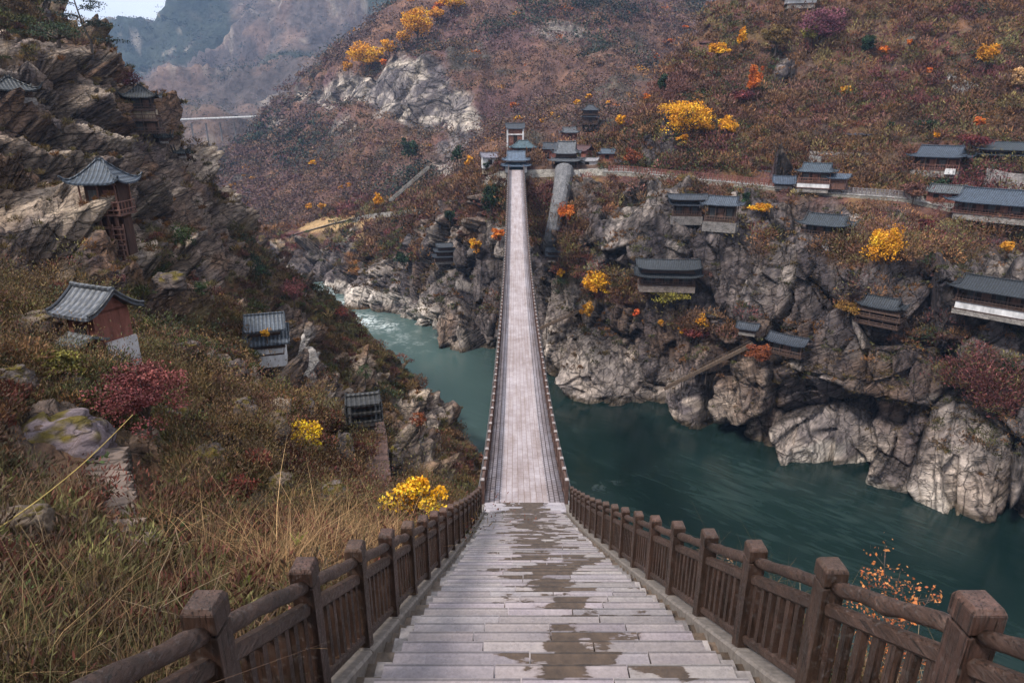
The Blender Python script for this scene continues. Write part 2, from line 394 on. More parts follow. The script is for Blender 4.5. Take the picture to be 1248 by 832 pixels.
# ---------------- lofted sheets: columns by bearing, each with (height line, distance) pairs
def loft(cols, shore, behind, nu, nv, wv=None):
    rows = []
    K = max(len(c[1]) for c in cols)
    for px, L in cols:
        pts = [np.array(at(px, py, Y if Y else shoreY(py))) for py, Y in L]
        while len(pts) < K: pts.append(pts[-1] + np.array((0, 6, 1.)))
        if shore:
            s = pts[0]; dirv = (pts[1]-pts[0]); dirv[2] = 0; dirv /= np.linalg.norm(dirv)+1e-9
            pts = [s - dirv*3 + np.array((0,0,-7.))] + pts
        b = pts[-1]; pts = pts + [b + np.array(behind[0]), b + np.array(behind[1])]
        rows.append(pts)
    A = np.array(rows).transpose(1, 0, 2)              # rows (levels), cols
    # resample columns uniformly in px
    pxs = np.array([c[0] for c in cols], float); q = np.linspace(pxs[0], pxs[-1], nu)
    B = np.stack([np.stack([np.interp(q, pxs, A[j, :, k]*1.0) for j in range(A.shape[0])]) for k in range(3)], -1)
    lv = np.linspace(0, A.shape[0]-1, nv) if wv is None else np.interp(np.linspace(0, 1, nv), wv[0], wv[1])
    i = np.clip(np.floor(lv).astype(int), 0, A.shape[0]-2); f = (lv-i)[:, None, None]
    return B[i]*(1-f) + B[i+1]*f
colsA = [
 (150, [(332,0),(328,258),(322,264),(316,270),(310,276),(304,282),(300,290),(297,298),(294,306),(291,314),(288,322)]),
 (260, [(334,0),(330,250),(325,256),(318,262),(308,268),(300,276),(296,284),(292,292),(290,300),(288,308),(286,316)]),
 (340, [(337,0),(332,248),(325,254),(313,260),(303,266),(293,272),(289,279),(287,288),(285,296),(283,304),(281,312)]),
 (400, [(350,0),(343,226),(328,232),(315,238),(297,246),(276,254),(267,262),(263,270),(261,278),(259,286),(258,294)]),
 (450, [(370,0),(358,206),(330,213),(308,220),(282,228),(264,235),(260,242),(257,250),(255,258),(253,266),(252,274)]),
 (500, [(393,0),(376,180),(345,186),(312,193),(277,202),(259,207),(256,212),(250,220),(246,226),(243,232),(241,240)]),
 (540, [(415,0),(398,164),(362,170),(322,176),(272,185),(252,190),(247,194),(241,200),(236,208),(232,214),(229,220)]),
 (580, [(425,0),(405,157),(362,163),(302,169),(247,175),(226,176),(219,180),(213,186),(209,192),(206,198),(205,205)]),
 (612, [(436,0),(415,151),(372,157),(300,162),(237,165),(211,165.5),(206,168),(203,173),(201,179),(200,186),(199,195)]),
 (650, [(447,0),(415,146.5),(365,149),(280,154),(237,161),(211,164),(205,168),(202,173),(200,179),(199,186),(198,195)]),
 (700, [(462,0),(430,139),(375,141.5),(285,148),(240,158),(210,162),(203,166),(200,172),(198,178),(197,186),(196,195)]),
 (760, [(480,0),(440,130.5),(385,133),(290,140),(240,152),(210,158),(204,162),(194,166),(187,170),(180,173),(172,177)]),
 (800, [(493,0),(445,125),(385,128),(290,135),(242,148),(214,154),(208,158),(178,164),(148,172),(126,180),(108,190)]),
 (840, [(505,0),(450,120),(385,122.5),(290,130),(246,144),(218,150),(212,154),(172,163),(120,177),(84,190),(58,203)]),
 (900, [(530,0),(465,111),(395,113.5),(290,123),(252,137),(224,143),(218,148),(180,157),(110,175),(40,195),(-30,215)]),
 (1000, [(560,0),(480,101.3),(400,103.8),(290,110),(262,126),(235,133),(229,138),(195,147),(110,168),(10,192),(-110,215)]),
 (1100, [(590,0),(510,93),(430,95.3),(310,102),(275,118),(242,125),(236,130),(205,138),(110,158),(0,182),(-120,205)]),
 (1250, [(632,0),(560,83),(470,85.8),(340,94),(300,109),(275,114),(267,119),(215,127),(120,145),(0,165),(-120,190)]),
 (1450, [(690,0),(600,70.5),(510,73.5),(370,82),(340,94),(300,102),(290,107),(230,116),(140,130),(20,148),(-100,170)]),
 (1700, [(760,0),(650,60),(560,64),(480,71),(380,86),(330,90),(320,95),(260,104),(160,116),(40,130),(-80,150)])]
def build_A():
    nu, nv = 1150, 620
    # more rows where it stands steepest on the picture
    wv = ([0,.04,.10,.32,.50,.62,.66,.68,.76,.86,.93,.97,.985,1.],[0,1,2,3,4,5,6,7,8,9,10,11,12,13])
    G = loft(colsA, True, [(6,10,-2.),(25,30,-25.)], nu, nv, wv)
    G = blur(blur(G, 9, 0), 9, 1)
    N = normals(G); s = np.sign(N[..., 1:2]*-1 + N[..., 2:3]); N *= np.where(s == 0, 1, s)
    P = G.reshape(-1, 3); Nf = N.reshape(-1, 3); px, py, d = proj(P)
    lev = np.repeat(np.interp(np.linspace(0, 1, nv), wv[0], wv[1]), nu)
    fr1 = rot_frame(14, 32)
    D_, crack, v1, v2 = rock_cliff(P, 9.0, 20.0)
    steep = 1 - smooth(.45, .72, Nf[:, 2])
    nz = fbm(P/7, 4, 40)
    cliff = (lev < 5.3).astype(float)*smooth(5.4, 4.4, lev + nz*1.6) if False else smooth(5.6, 4.7, lev + nz*1.5)
    # leafy ledges on the cliff
    ledge = blobs(px, py, [(760,355,70,22,.95),(640,250,40,60,.8),(560,270,60,60,.6),(500,300,40,40,.6),(860,400,60,18,.8),(1190,455,60,26,.8),
                           (1100,300,110,36,1.),(1020,260,30,20,.5),(690,330,30,50,.7),(460,290,40,30,.8),(930,300,20,30,.5),(1215,480,40,30,.8),
                           (960,350,30,15,.5),(1060,375,30,20,.6),(840,345,25,30,.5),(600,360,30,40,.5),(1150,410,50,12,.6)])
    rock = np.clip(cliff - smooth(.25, .6, ledge*.74 + nz*.5), 0, 1)
    bare = blobs(px, py, [(815,180,14,30,.9),(955,90,16,30,1),(795,190,18,30,.7),(1110,65,30,12,.5),(1000,165,40,10,.6),(960,225,30,14,.8)])
    rock = np.maximum(rock, smooth(.35,.7, bare + nz*.25))
    lowb = smooth(2.15, 1.35, lev + nz*.5)     # washed pale rock by the water
    rock = np.maximum(rock, lowb)
    big = fbm(P/34, 3, 77)*3 + ridged(P*np.array((1/14.,1/14.,1/60.)), 3, 70)*2.4*smooth(600,760,px)
    roadm = 1 - smooth(.25, .9, np.abs(lev-6.0))*1.0
    roadm *= smooth(600, 640, px)
    sandm = blobs(px, py, [(385,275,75,22,1)])
    k = (1-roadm)*(1-.85*sandm)
    disp = (big*.9 + fbm(P/5, 4, 60)*1.1 + rock*D_*.95)*k
    P2 = P + Nf*disp[:, None]
    P2[:, 2] += 0
    n1 = fbm(P/3.5, 4, 90); n2 = fbm(P/15, 3, 91); n3 = fbm(P/1.5, 3, 92)
    c0 = np.tile(lin(84,68,60), (len(P), 1))
    soil = mixc(c0, lin(108,80,62), smooth(-.3,.4,n1))
    soil = mixc(soil, lin(92,60,60), smooth(0,.4,n2)*.7)
    soil = mixc(soil, lin(100,84,56), smooth(.05,.4,fbm(P/6, 3, 93))*.7)
    rc = mixc(np.tile(lin(122,115,114), (len(P), 1)), lin(178,170,162), smooth(.42,.8,v1*.6+v2*.4+n3*.15))
    rc = mixc(rc, lin(120,98,82), smooth(.05,.5,n2+.3*n1)*.7)
    rc = mixc(rc, lin(88,84,90), smooth(.05,.45,fbm(P/9,3,99))*.6)
    rc = mixc(rc, lin(182,172,162), lowb*.7*smooth(-.35,.2,n1))
    # drip stains down the face
    Qd = P*np.array((1/1.2, 1/1.2, 1/30.)); dr = fbm(Qd, 3, 121)
    rc = mixc(rc, lin(52,48,50), smooth(.22,.45,dr)*.6*(1-lowb))
    rc = mixc(rc, lin(28,25,25), crack*.88)
    wl = smooth(1.6, .5, P2[:, 2]+n3*.6)
    rc = mixc(rc, lin(70,62,48), wl*.8)
    mid = smooth(1.9, 2.8, lev + nz*.8)
    rc = rc*np.array((1.08,1.02,1.0))*(1-.30*mid)[:, None]
    rc = mixc(rc, lin(66,60,64), smooth(.02,.35,fbm(P*np.array((1/3.5,1/3.5,1/26.)), 4, 131))*.62*mid)
    shelf = blobs(px, py, [(512,388,36,24,1),(450,364,50,9,1),(402,350,40,8,1),(1000,548,40,16,.9),(1040,580,60,20,.8),(1130,590,40,30,.6),(560,345,30,12,.5)])
    rc = mixc(rc, lin(208,198,188), smooth(.3,.7,shelf + n1*.3)*.7)
    col = mixc(soil, rc, rock)
    sand = blobs(px, py, [(390,268,75,16,1),(450,292,30,10,.6),(340,300,60,14,.5)])
    col = mixc(col, lin(158,132,98), smooth(.3,.7,sand + n1*.25))
    orange = blobs(px, py, [(430,320,14,20,.7),(460,380,10,10,.5),(975,200,60,5,.9)])
    col = mixc(col, lin(150,104,60), smooth(.4,.7,orange + n1*.3))
    col = np.clip(col, .008, .8)
    o = mesh_np('cliff', P2, grid_faces(nv, nu), M_ter, None, col, {'rock': rock}, False)
    tag(o, kind='structure')
    n = normals(P2.reshape(nv, nu, 3)).reshape(-1, 3); s = np.where(n[:, 2] - n[:, 1] < 0, -1, 1); n *= s[:, None]
    veg = (1-rock)*(P2[:, 2] > 1.5)*(1-sandm)*(1-roadm*.97)*(n[:, 2] > -.1)*(lev < 11.3)
    SURF.append(dict(V=P2, N=n, veg=veg, px=px, py=py, name='A', rock=rock, d=d))
colsB = [
 (60,  [(330,290),(300,340),(280,380),(262,420),(250,450),(245,480)]),
 (150, [(320,290),(290,340),(270,380),(250,420),(240,450),(235,480)]),
 (250, [(310,285),(280,330),(260,370),(240,410),(222,440),(210,465)]),
 (320, [(300,285),(270,325),(240,365),(205,410),(175,450),(148,480)]),
 (370, [(290,280),(262,305),(225,345),(180,390),(135,430),(98,460)]),
 (430, [(275,265),(250,285),(210,320),(150,345),(95,380),(48,430)]),
 (480, [(262,252),(240,268),(200,295),(145,318),(75,360),(14,420)]),
 (540, [(255,225),(225,245),(185,275),(120,305),(40,370),(-35,420)]),
 (600, [(225,203),(200,225),(165,260),(110,305),(30,370),(-70,430)]),
 (680, [(215,193),(180,225),(150,255),(100,300),(20,370),(-70,430)]),
 (760, [(215,193),(180,225),(150,260),(100,310),(30,375),(-60,430)]),
 (815, [(215,200),(180,240),(150,275),(100,330),(50,400),(5,450)]),
 (860, [(215,205),(180,245),(150,280),(100,335),(60,400),(28,455)]),
 (960, [(215,210),(180,250),(150,290),(120,340),(95,400),(80,460)])]
def build_B():
    nu, nv = 820, 430
    G = loft(colsB, False, [(0,30,-4.),(0,120,-60.)], nu, nv)
    G = blur(blur(G, 14, 0), 14, 1)
    N = normals(G); s = np.sign(N[..., 1:2]*-1 + N[..., 2:3]); N *= np.where(s == 0, 1, s)
    P = G.reshape(-1, 3); Nf = N.reshape(-1, 3); px, py, d = proj(P)
    D_, crack, v1, v2 = rock_disp(P, 15.0, rot_frame(60, -30))
    nz = fbm(P/18, 4, 40)
    rk = blobs(px, py, [(500,120,60,45,1.),(440,110,40,25,.9),(560,140,30,50,.75),(390,120,35,20,.7),(350,150,30,18,.5),(560,185,40,30,.6),
                        (545,215,30,30,.7),(500,225,30,20,.6),(690,50,60,20,.65),(720,75,30,15,.5),(600,20,40,15,.3),(430,160,40,30,.4)])
    rock = smooth(.35, .62, rk + nz*.4)
    rid = ridged(P*np.array((1/60., 1/60., 1/150.)), 4, 70)
    disp = rid*9*(1-.75*rock) + fbm(P/70, 3, 77)*13 + fbm(P/9, 4, 60)*2.2 + rock*D_*.2
    edge = smooth(.0, .06, np.repeat(np.linspace(0, 1, nv), nu))
    P2 = P + Nf*(disp*edge)[:, None]
    n1 = fbm(P/6, 4, 90); n2 = fbm(P/40, 3, 91); n3 = fbm(P/3, 3, 92)
    soil = mixc(np.tile(lin(98,76,70), (len(P), 1)), lin(118,90,76), smooth(-.3,.4,n1))
    soil = mixc(soil, lin(92,70,74), smooth(-.1,.4,n2)*.8)
    soil = mixc(soil, lin(66,70,64), smooth(.15,.4,fbm(P/22, 3, 95))*.7)
    rc = mixc(np.tile(lin(128,120,118), (len(P), 1)), lin(190,178,166), smooth(.3,.7,v1*.5+v2*.5+n3*.3))
    rc = mixc(rc, lin(78,72,76), smooth(-.05,.3,fbm(P*np.array((1/6.,1/6.,1/70.)),4,99))*.85)
    rc = mixc(rc, lin(44,42,46), crack*.6)
    col = mixc(soil, rc, rock)
    o = mesh_np('mountain', P2, grid_faces(nv, nu), M_ter_far, None, np.clip(col,.01,.8), {'rock': rock}, False)
    tag(o, kind='structure')
    n = normals(P2.reshape(nv, nu, 3)).reshape(-1, 3); s = np.where(n[:, 2] - n[:, 1] < 0, -1, 1); n *= s[:, None]
    lev = np.repeat(np.linspace(0, 1, nv), nu)
    SURF.append(dict(V=P2, N=n, veg=(1-rock)*(lev < .86), px=px, py=py, name='B', rock=rock, d=d))
colsC = [(px, [(262,400),(225,560),(190,720),(150,930),(min(112, r+62),1150),(r+26,1500)]) for px, r in
         [(-150,75),(60,68),(132,50),(150,38),(208,30),(254,4),(320,-36),(400,-80),(500,-130),(650,-160),(800,-150),(880,-60),(960,-20),(1100,-60)]]
def build_C():
    nu, nv = 520, 260
    G = loft(colsC, False, [(0,100,-10.),(0,500,-260.)], nu, nv)
    G = blur(blur(G, 8, 0), 6, 1)
    N = normals(G); s = np.sign(N[..., 1:2]*-1 + N[..., 2:3]); N *= np.where(s == 0, 1, s)
    P = G.reshape(-1, 3); Nf = N.reshape(-1, 3); px, py, d = proj(P)
    Q = P.copy(); a = R_(38); Q = np.stack([P[:,0]*math.cos(a)+P[:,1]*math.sin(a), -P[:,0]*math.sin(a)+P[:,1]*math.cos(a), P[:,2]*.4], -1)
    rid = ridged(Q*np.array((1/520., 1/210., 1/300.)), 5, 70)
    disp = rid*95 + fbm(P/60, 4, 60)*11 + ridged(P/90, 4, 61)*10
    lev = np.repeat(np.linspace(0, 1, nv), nu)
    P2 = P + Nf*(disp*(.25+.75*smooth(.7,.4,np.abs(lev-.35)))*1.0)[:, None]
    P2[:, 2] = np.maximum(P2[:, 2], -3 + 0*P2[:, 2])
    n1 = fbm(P/30, 4, 90); n2 = fbm(P/140, 3, 91)
    soil = mixc(np.tile(lin(86,78,76), (len(P), 1)), lin(112,94,86), smooth(-.2,.4,n1))
    soil = mixc(soil, lin(46,58,52), smooth(-.15,.15,n2 + n1*.35)*.9)
    soil = mixc(soil, lin(150,140,130), smooth(.3,.5,fbm(P/25, 4, 96))*.6)
    o = mesh_np('far_mountain', P2, grid_faces(nv, nu), M_ter_back, None, np.clip(soil,.01,.8), {'rock': np.zeros(len(P))}, False)
    tag(o, kind='structure')
    n = normals(P2.reshape(nv, nu, 3)).reshape(-1, 3); s = np.where(n[:, 2] - n[:, 1] < 0, -1, 1); n *= s[:, None]
    SURF.append(dict(V=P2, N=n, veg=(lev < .8)*1., px=px, py=py, name='C', rock=np.zeros(len(P)), d=d))
build_D(); build_A(); build_B(); build_C()
# ---------------- depth lookup: which terrain point is seen in a direction
ZC = 4; ZX0, ZY0, ZW, ZH = -300, -200, 520, 320
zb = np.full((ZH, ZW), 1e9); zi = np.full((ZH, ZW, 3), 0.); zn = np.zeros((ZH, ZW, 3))
for S in SURF:
    qx, qy, qd = proj(S['V']); ix = ((qx-ZX0)/ZC).astype(int); iy = ((qy-ZY0)/ZC).astype(int)
    ok = (qd > 1) & (ix >= 0) & (ix < ZW) & (iy >= 0) & (iy < ZH)
    ids = np.where(ok)[0]; o_ = np.argsort(-qd[ids]); ids = ids[o_]
    cur = np.full((ZH, ZW), 1e9); ci = np.full((ZH, ZW), -1)
    ci[iy[ids], ix[ids]] = ids; cur[iy[ids], ix[ids]] = qd[ids]
    m = cur < zb; zb[m] = cur[m]; zi[m] = S['V'][ci[m]]; zn[m] = S['N'][ci[m]]
def hit(px, py):
    i, j = int((py-ZY0)/ZC), int((px-ZX0)/ZC)
    for r in range(1, 30):
        w = zb[max(i-r,0):i+r+1, max(j-r,0):j+r+1]
        if w.min() < 1e8:
            a, b = np.unravel_index(np.argmin(w), w.shape)
            d = w.min(); p = zi[max(i-r,0)+a, max(j-r,0)+b]
            Y = p[1]
            return np.array(at(px, py, Y)), float(d)
    return np.array(at(px, py, 100.)), 100.
# ---------------- water
def build_water():
    n = NT('river_water'); v = n.obj(); vs = n.obj((.14, .62, 1), (0, 0, R_(-42)))
    w1 = n.noise(vs, 1.0, 8, .62, 1.2); w2 = n.noise(v, .9, 6, .6, .5); w3 = n.noise(v, .035, 3, .5, .6)
    h = n.math('ADD', w1, n.math('MULTIPLY', w2, .35))
    deep = n.ramp(w3, [(.35, (.0045,.013,.012)), (.65, (.010,.022,.020))])
    streak = n.ramp(n.math('MULTIPLY', w1, n.math('ADD', w3, .55)), [(.52, 0.), (.70, .5), (.80, 1.)])
    c = n.mix(deep, (.06,.09,.085), n.math('MULTIPLY', streak, .3))
    foam = n.attr('foam', 'Fac')
    c = n.mix(c, (.085,.135,.128), n.attr('sky_sheen', 'Fac'))
    fm = n.math('MULTIPLY', foam, n.ramp(w2, [(.42, 0.), (.58, 1.)]))
    c = n.mix(c, (.7,.76,.76), fm)
    m = n.done(c, n.math('ADD', n.math('MULTIPLY', fm, .4), .13), n.bump(h, .36, .10), .5)
    n.b.inputs['IOR'].default_value = 1.33
    x = np.concatenate([np.linspace(-340, -130, 40)[:-1], np.linspace(-130, 190, 420)]); y = np.linspace(-60, 420, 620)
    X, Y = np.meshgrid(x, y); P = np.stack([X, Y, 0*X], -1).reshape(-1, 3)
    px, py, d = proj(P)
    foam = blobs(px, py, [(440,392,26,9,1.),(420,372,22,8,.8),(470,398,20,6,.7),(395,356,16,6,.8),(405,348,25,5,.6)])
    foam = np.clip(foam + .5*blobs(px, py, [(500,415,50,12,.5),(700,590,40,8,.3)])*smooth(.1,.4,fbm(P/3,3,5)), 0, 1)*smooth(-.5,.1,fbm(P/2.5,4,6))
    lw = smooth(700, 480, px)*.8*(py < 640)*(P[:, 1] > 20)  # paler upstream water: grazing sky reflection painted into the colour
    o = mesh_np('river', P, grid_faces(len(y), len(x)), m, None, None, {'foam': foam, 'sky_sheen': lw}, True)
    tag(o, kind='structure')
    # river bed below
    mb = MB(); mb.add([(-800,-400,-8),(900,-400,-8),(900,1600,-8),(-800,1600,-8)], [(0,1,2,3)], (.06,.055,.045))
    tag(mb.build('ground', vmat('valley_floor', .9, .2)), kind='structure')
build_water()
# ================================================================== STAIRCASE, RAILINGS, BRIDGE
def wood_mat(name, base, stretch, rough=.5, bump=.012):
    n = NT(name); c = n.attr('Col'); v = n.obj(stretch); v2 = n.obj(); v3 = n.obj([q*3.2 if q > 1 else q for q in stretch])
    g = n.noise(v, 4.0, 8, .75, .4); g2 = n.noise(v2, 2.6, 4, .6); g3 = n.noise(v2, 22, 5, .75); g4 = n.noise(v3, 4.0, 4, .6)
    c = n.mix(c, base, 1.0, 'MULTIPLY')
    c = n.mix(c, n.ramp(g, [(.30, .25), (.46, .9), (.56, 1.1), (.7, 2.3)]), 1.0, 'MULTIPLY')
    c = n.mix(c, n.ramp(g2, [(.3, (.6,.55,.52)), (.7, (1.5,1.4,1.35))]), 1.0, 'MULTIPLY')
    ck = n.ramp(g4, [(.36, .15), (.42, 1.)])
    c = n.mix(c, ck, .85, 'MULTIPLY')
    c = n.mix(c, (.16,.14,.13), n.math('MULTIPLY', n.ramp(g3, [(.55, 0.), (.75, 1.)]), .55))
    r = n.ramp(g3, [(.35, rough-.2), (.65, rough+.25)])
    h = n.math('ADD', g, n.math('MULTIPLY', ck, .6))
    return n.done(c, r, n.bump(h, 1.0, bump, n.bump(g3, .7, bump*.5)), .5)
M_post = wood_mat('weathered_post_wood', (.046,.026,.019), (7,7,.6))
M_rail = wood_mat('weathered_rail_wood', (.054,.032,.024), (7,.6,7))
def stone_mat():
    n = NT('wet_step_stone'); v = n.obj(); c = n.attr('Col')
    g = n.noise(v, 26, 8, .75); g2 = n.noise(v, 2.4, 5, .6); fl = n.noise(v, 7, 4, .7)
    sep = n.new('ShaderNodeSeparateXYZ'); n.link(n.tc.outputs['Object'], sep.inputs[0])
    x = n.math('ABSOLUTE', n.math('SUBTRACT', sep.outputs[0], .62))
    far = n.math('MULTIPLY', n.math('SUBTRACT', sep.outputs[1], 2.0), .0045, True)
    yq = n.math('FLOOR', n.math('DIVIDE', n.math('ADD', sep.outputs[1], 2.4), .345))
    cb_ = n.new('ShaderNodeCombineXYZ'); n.link(n.math('MULTIPLY', sep.outputs[0], .62), cb_.inputs[0]); n.link(n.math('MULTIPLY', yq, .37), cb_.inputs[1]); n.link(n.math('MULTIPLY', sep.outputs[1], .5), cb_.inputs[2])
    wn = n.math('ADD', n.math('MULTIPLY', n.noise(cb_.outputs[0], 1.5, 3, .5, .2), .72), n.math('MULTIPLY', n.noise(n.obj((1.2, 3, 3)), 2.2, 5, .6), .28))
    wv = n.math('ADD', n.math('SUBTRACT', wn, n.math('MULTIPLY', x, .16)), far)
    wet = n.ramp(wv, [(.464, 0.), (.478, 1.)])
    edge = n.ramp(wv, [(.44, 0.), (.50, 1.)])
    c = n.mix(c, n.ramp(g, [(.3, .74), (.7, 1.24)]), 1.0, 'MULTIPLY')
    c = n.mix(c, n.ramp(g2, [(.3, (.80,.78,.82)), (.7, (1.16,1.14,1.12))]), 1.0, 'MULTIPLY')
    c = n.mix(c, (.82,.78,.76), edge, 'MULTIPLY')
    wc = n.mix((.040,.023,.013), (.092,.057,.035), n.ramp(fl, [(.35,0.),(.7,1.)]))
    c = n.mix(c, wc, wet)
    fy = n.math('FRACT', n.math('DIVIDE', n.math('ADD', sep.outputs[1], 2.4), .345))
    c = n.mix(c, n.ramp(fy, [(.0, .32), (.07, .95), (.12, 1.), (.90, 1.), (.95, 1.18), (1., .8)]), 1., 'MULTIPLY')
    ro = n.mix(n.ramp(g2, [(.35, .20), (.65, .42)]), .24, wet)
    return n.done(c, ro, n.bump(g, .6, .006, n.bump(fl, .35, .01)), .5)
M_step = stone_mat()
M_gut = vmat('gutter_stone', .3, 9, .5, 1.4, .01, spec=.5)
M_curb = vmat('curb_concrete', .7, 12, .6, 1.3, .01, spec=.4)
def sz(Y): return CH - float(np.interp(Y, PL, PH))
def smoothz(Y):   # rounded at the foot of the stair
    return sum(sz(Y + k*.5) for k in range(-4, 5))/9 if Y > 19 else sz(Y)
root = thing('stone_staircase', 'long wet stone staircase running down from the viewer to the start of the bridge', 'staircase', (.35, 0, sz(0)))
def local(mb, name, mat, rt, smoothf=False):
    """parent a world-space mesh to a thing, keeping it where it is"""
    o = mb.build(name, mat, rt, smoothf)
    o.matrix_parent_inverse = mathutils.Matrix.Translation(rt.location).inverted() if abs(rt.rotation_euler.z) < 1e-9 else (mathutils.Matrix.Translation(rt.location) @ mathutils.Matrix.Rotation(rt.rotation_euler.z, 4, 'Z')).inverted()
    return o
import mathutils
steps = MB(); guts = {-1: MB(), 1: MB()}; TR = .345
Y = -2.4; k = 0; YE = 22.45
rs = random.Random(5)
while Y < YE:
    z = sz(Y + TR*.5) - .02; ax = axisX(Y)
    hw = 1.44 + rs.uniform(-.012, .012)
    # slabs across one tread
    xs = [-hw]; 
    while xs[-1] < hw - .9: xs.append(xs[-1] + rs.uniform(.62, 1.25))
    xs = [x for x in xs if x < hw - .35] + [hw]
    for a, b in zip(xs[:-1], xs[1:]):
        t = rs.uniform(.82, 1.10); col = np.array((.275, .238, .238))*t*np.array((1, rs.uniform(.97,1.03), rs.uniform(.95,1.05)))
        if rs.random() < .12: col *= .78
        dz = rs.uniform(-.006, .006)
        steps.box((ax + (a+b)/2, Y + TR/2 + .012, z - .11 + dz), (b-a-.009, TR + .022, .22), 0, tuple(col), top=.995)
    # dark stepped gutter blocks, offset from the treads
    for s in (-1, 1):
        yy = Y + TR*.5; gut = guts[s]
        a = hw + .004; b = 1.70
        t = rs.uniform(.5, 1.2)
        gut.box((ax + s*(a+b)/2, yy, z - .13 - .10), (b-a, TR+.02, .20), 0, (.12*t,.085*t,.062*t))
        if rs.random() < .75: gut.box((ax + s*(a+.065), yy + rs.uniform(-.05,.05), z-.10), (.13, TR*.62, .14), 0, (.27*t,.235*t,.225*t))
    Y += TR; k += 1
# landing at the foot
for j in range(4):
    Y0 = YE + j*.34
    for a in np.arange(-1.7, 1.69, .85):
        t = rs.uniform(.85, 1.1)
        steps.box((axisX(Y0) + a + .425, Y0 + .17 + .06, smoothz(Y0+.2) - .12), (.842, .336, .22), 0, (.33*t,.30*t,.315*t))
local(steps, 'tread', M_step, root)
for s in (-1, 1): local(guts[s], 'gutter', M_gut, root)
cb = {-1: MB(), 1: MB()}
for s in (-1, 1):
    Y = -2.6
    while Y < 23.6:
        a, b = Y, min(Y + 1.21, 23.6)
        cb[s].beam((axisX(a) + s*1.80, a, smoothz(a) - .08), (axisX(b) + s*1.80, b - .012, smoothz(b) - .08), .24, .22, (.20,.17,.15), .1)
        Y += 1.21
    local(cb[s], 'curb', M_curb, root)
# solid body under the treads
body = MB()
for Y in np.arange(-2.4, 23.2, .8):
    body.beam((axisX(Y), Y, sz(Y) - .62), (axisX(Y+.8), Y+.8, sz(Y+.8) - .62), 3.7, .72, (.16,.14,.13), .02)
local(body, 'foundation', M_curb, root)
POSTH = 1.16
def post_mb(x, Y, z, s=1.0, ry=0):
    m = MB(); w = .148; t = random.uniform(.85, 1.15); c = (t, t*random.uniform(.95,1.05), t)
    m.box((x, Y, z + .48), (w, w, 1.06), ry, c)
    m.box((x, Y, z + 1.02), (w - .022, w - .022, .04), ry, tuple(np.array(c)*.6))
    m.box((x, Y, z + 1.09), (w + .010, w + .010, .11), ry, c)
    m.box((x, Y, z + 1.16), (w + .010, w + .010, .03), ry, tuple(np.array(c)*1.6), top=.80)  # cap top coloured paler, painting in the sky's reflection on wet wood
    return m
def bevel(o, w=.008):
    b = o.modifiers.new('bevel', 'BEVEL'); b.width = w; b.segments = 2; b.limit_method = 'ANGLE'; b.angle_limit = R_(40)
for s in (-1, 1):
    side = 'left' if s < 0 else 'right'
    lab = ('dark brown timber railing along the stair on the grassy hillside side' if s < 0 else
           'dark brown timber railing along the stair on the open river side')
    rt = thing('wooden_railing', lab, 'railing', (axisX(0) + s*1.80, 0, sz(0)), 0, 'timber railings of the staircase')
    Ys = [2.46 + 1.21*k - .04 for k in range(-4, 17)]
    nb = 0; rest = MB(); allb = []
    for i, Y in enumerate(Ys):
        x = axisX(Y) + s*1.80; z = smoothz(Y) + .02
        o = local(post_mb(x, Y, z), 'post', M_post, rt); bevel(o, .005)
        if i + 1 < len(Ys):
            Y2 = Ys[i+1]; x2 = axisX(Y2) + s*1.80; z2 = smoothz(Y2) + .02
            def P(t, h): return np.array((x + (x2-x)*t, Y + (Y2-Y)*t, z + (z2-z)*t + h))
            lg = MB(); t0, t1 = .06, .94
            tt = np.linspace(t0, t1, 9); jit = np.random.default_rng(i*2 + (s > 0))
            t_ = jit.uniform(.85, 1.2)
            pts = [P(t, .985) + np.array((jit.normal()*.005, 0, jit.normal()*.005)) for t in tt]
            rad = [.050 + jit.normal()*.0035 for _ in tt]; rad[0] *= .86; rad[-1] *= .86
            lg.tube(pts, rad, 12, (t_,t_,t_)); local(lg, 'handrail', M_rail, rt, True)
            mr = MB(); mr.beam(P(.065, .80), P(.935, .80), .085, .095, (t_*.95,)*3, .22); local(mr, 'middle_rail', M_rail, rt)
            br = MB(); br.beam(P(.065, .13), P(.935, .13), .085, .085, (.9,)*3, .22); local(br, 'bottom_rail', M_rail, rt)
            for j in range(7):
                t = .065 + (j+.5)*.87/7 + jit.normal()*.003
                allb.append((P(t, .17), P(t, .757), jit.uniform(.8, 1.15), i))
    # nearest balusters one by one, the far rest as one
    allb.sort(key=lambda b: abs(b[0][1] - 3.0))
    for q, (a, b, t, i) in enumerate(allb):
        m = MB() if q < 98 else rest
        m.box(((a[0]+b[0])/2, a[1], (a[2]+b[2])/2), (.05, .058, b[2]-a[2]), 0, (t,t,t))
        if q < 98:
            local(m, 'baluster', M_post, rt)
    if rest.v: tag(local(rest, 'baluster', M_post, rt), kind='stuff')
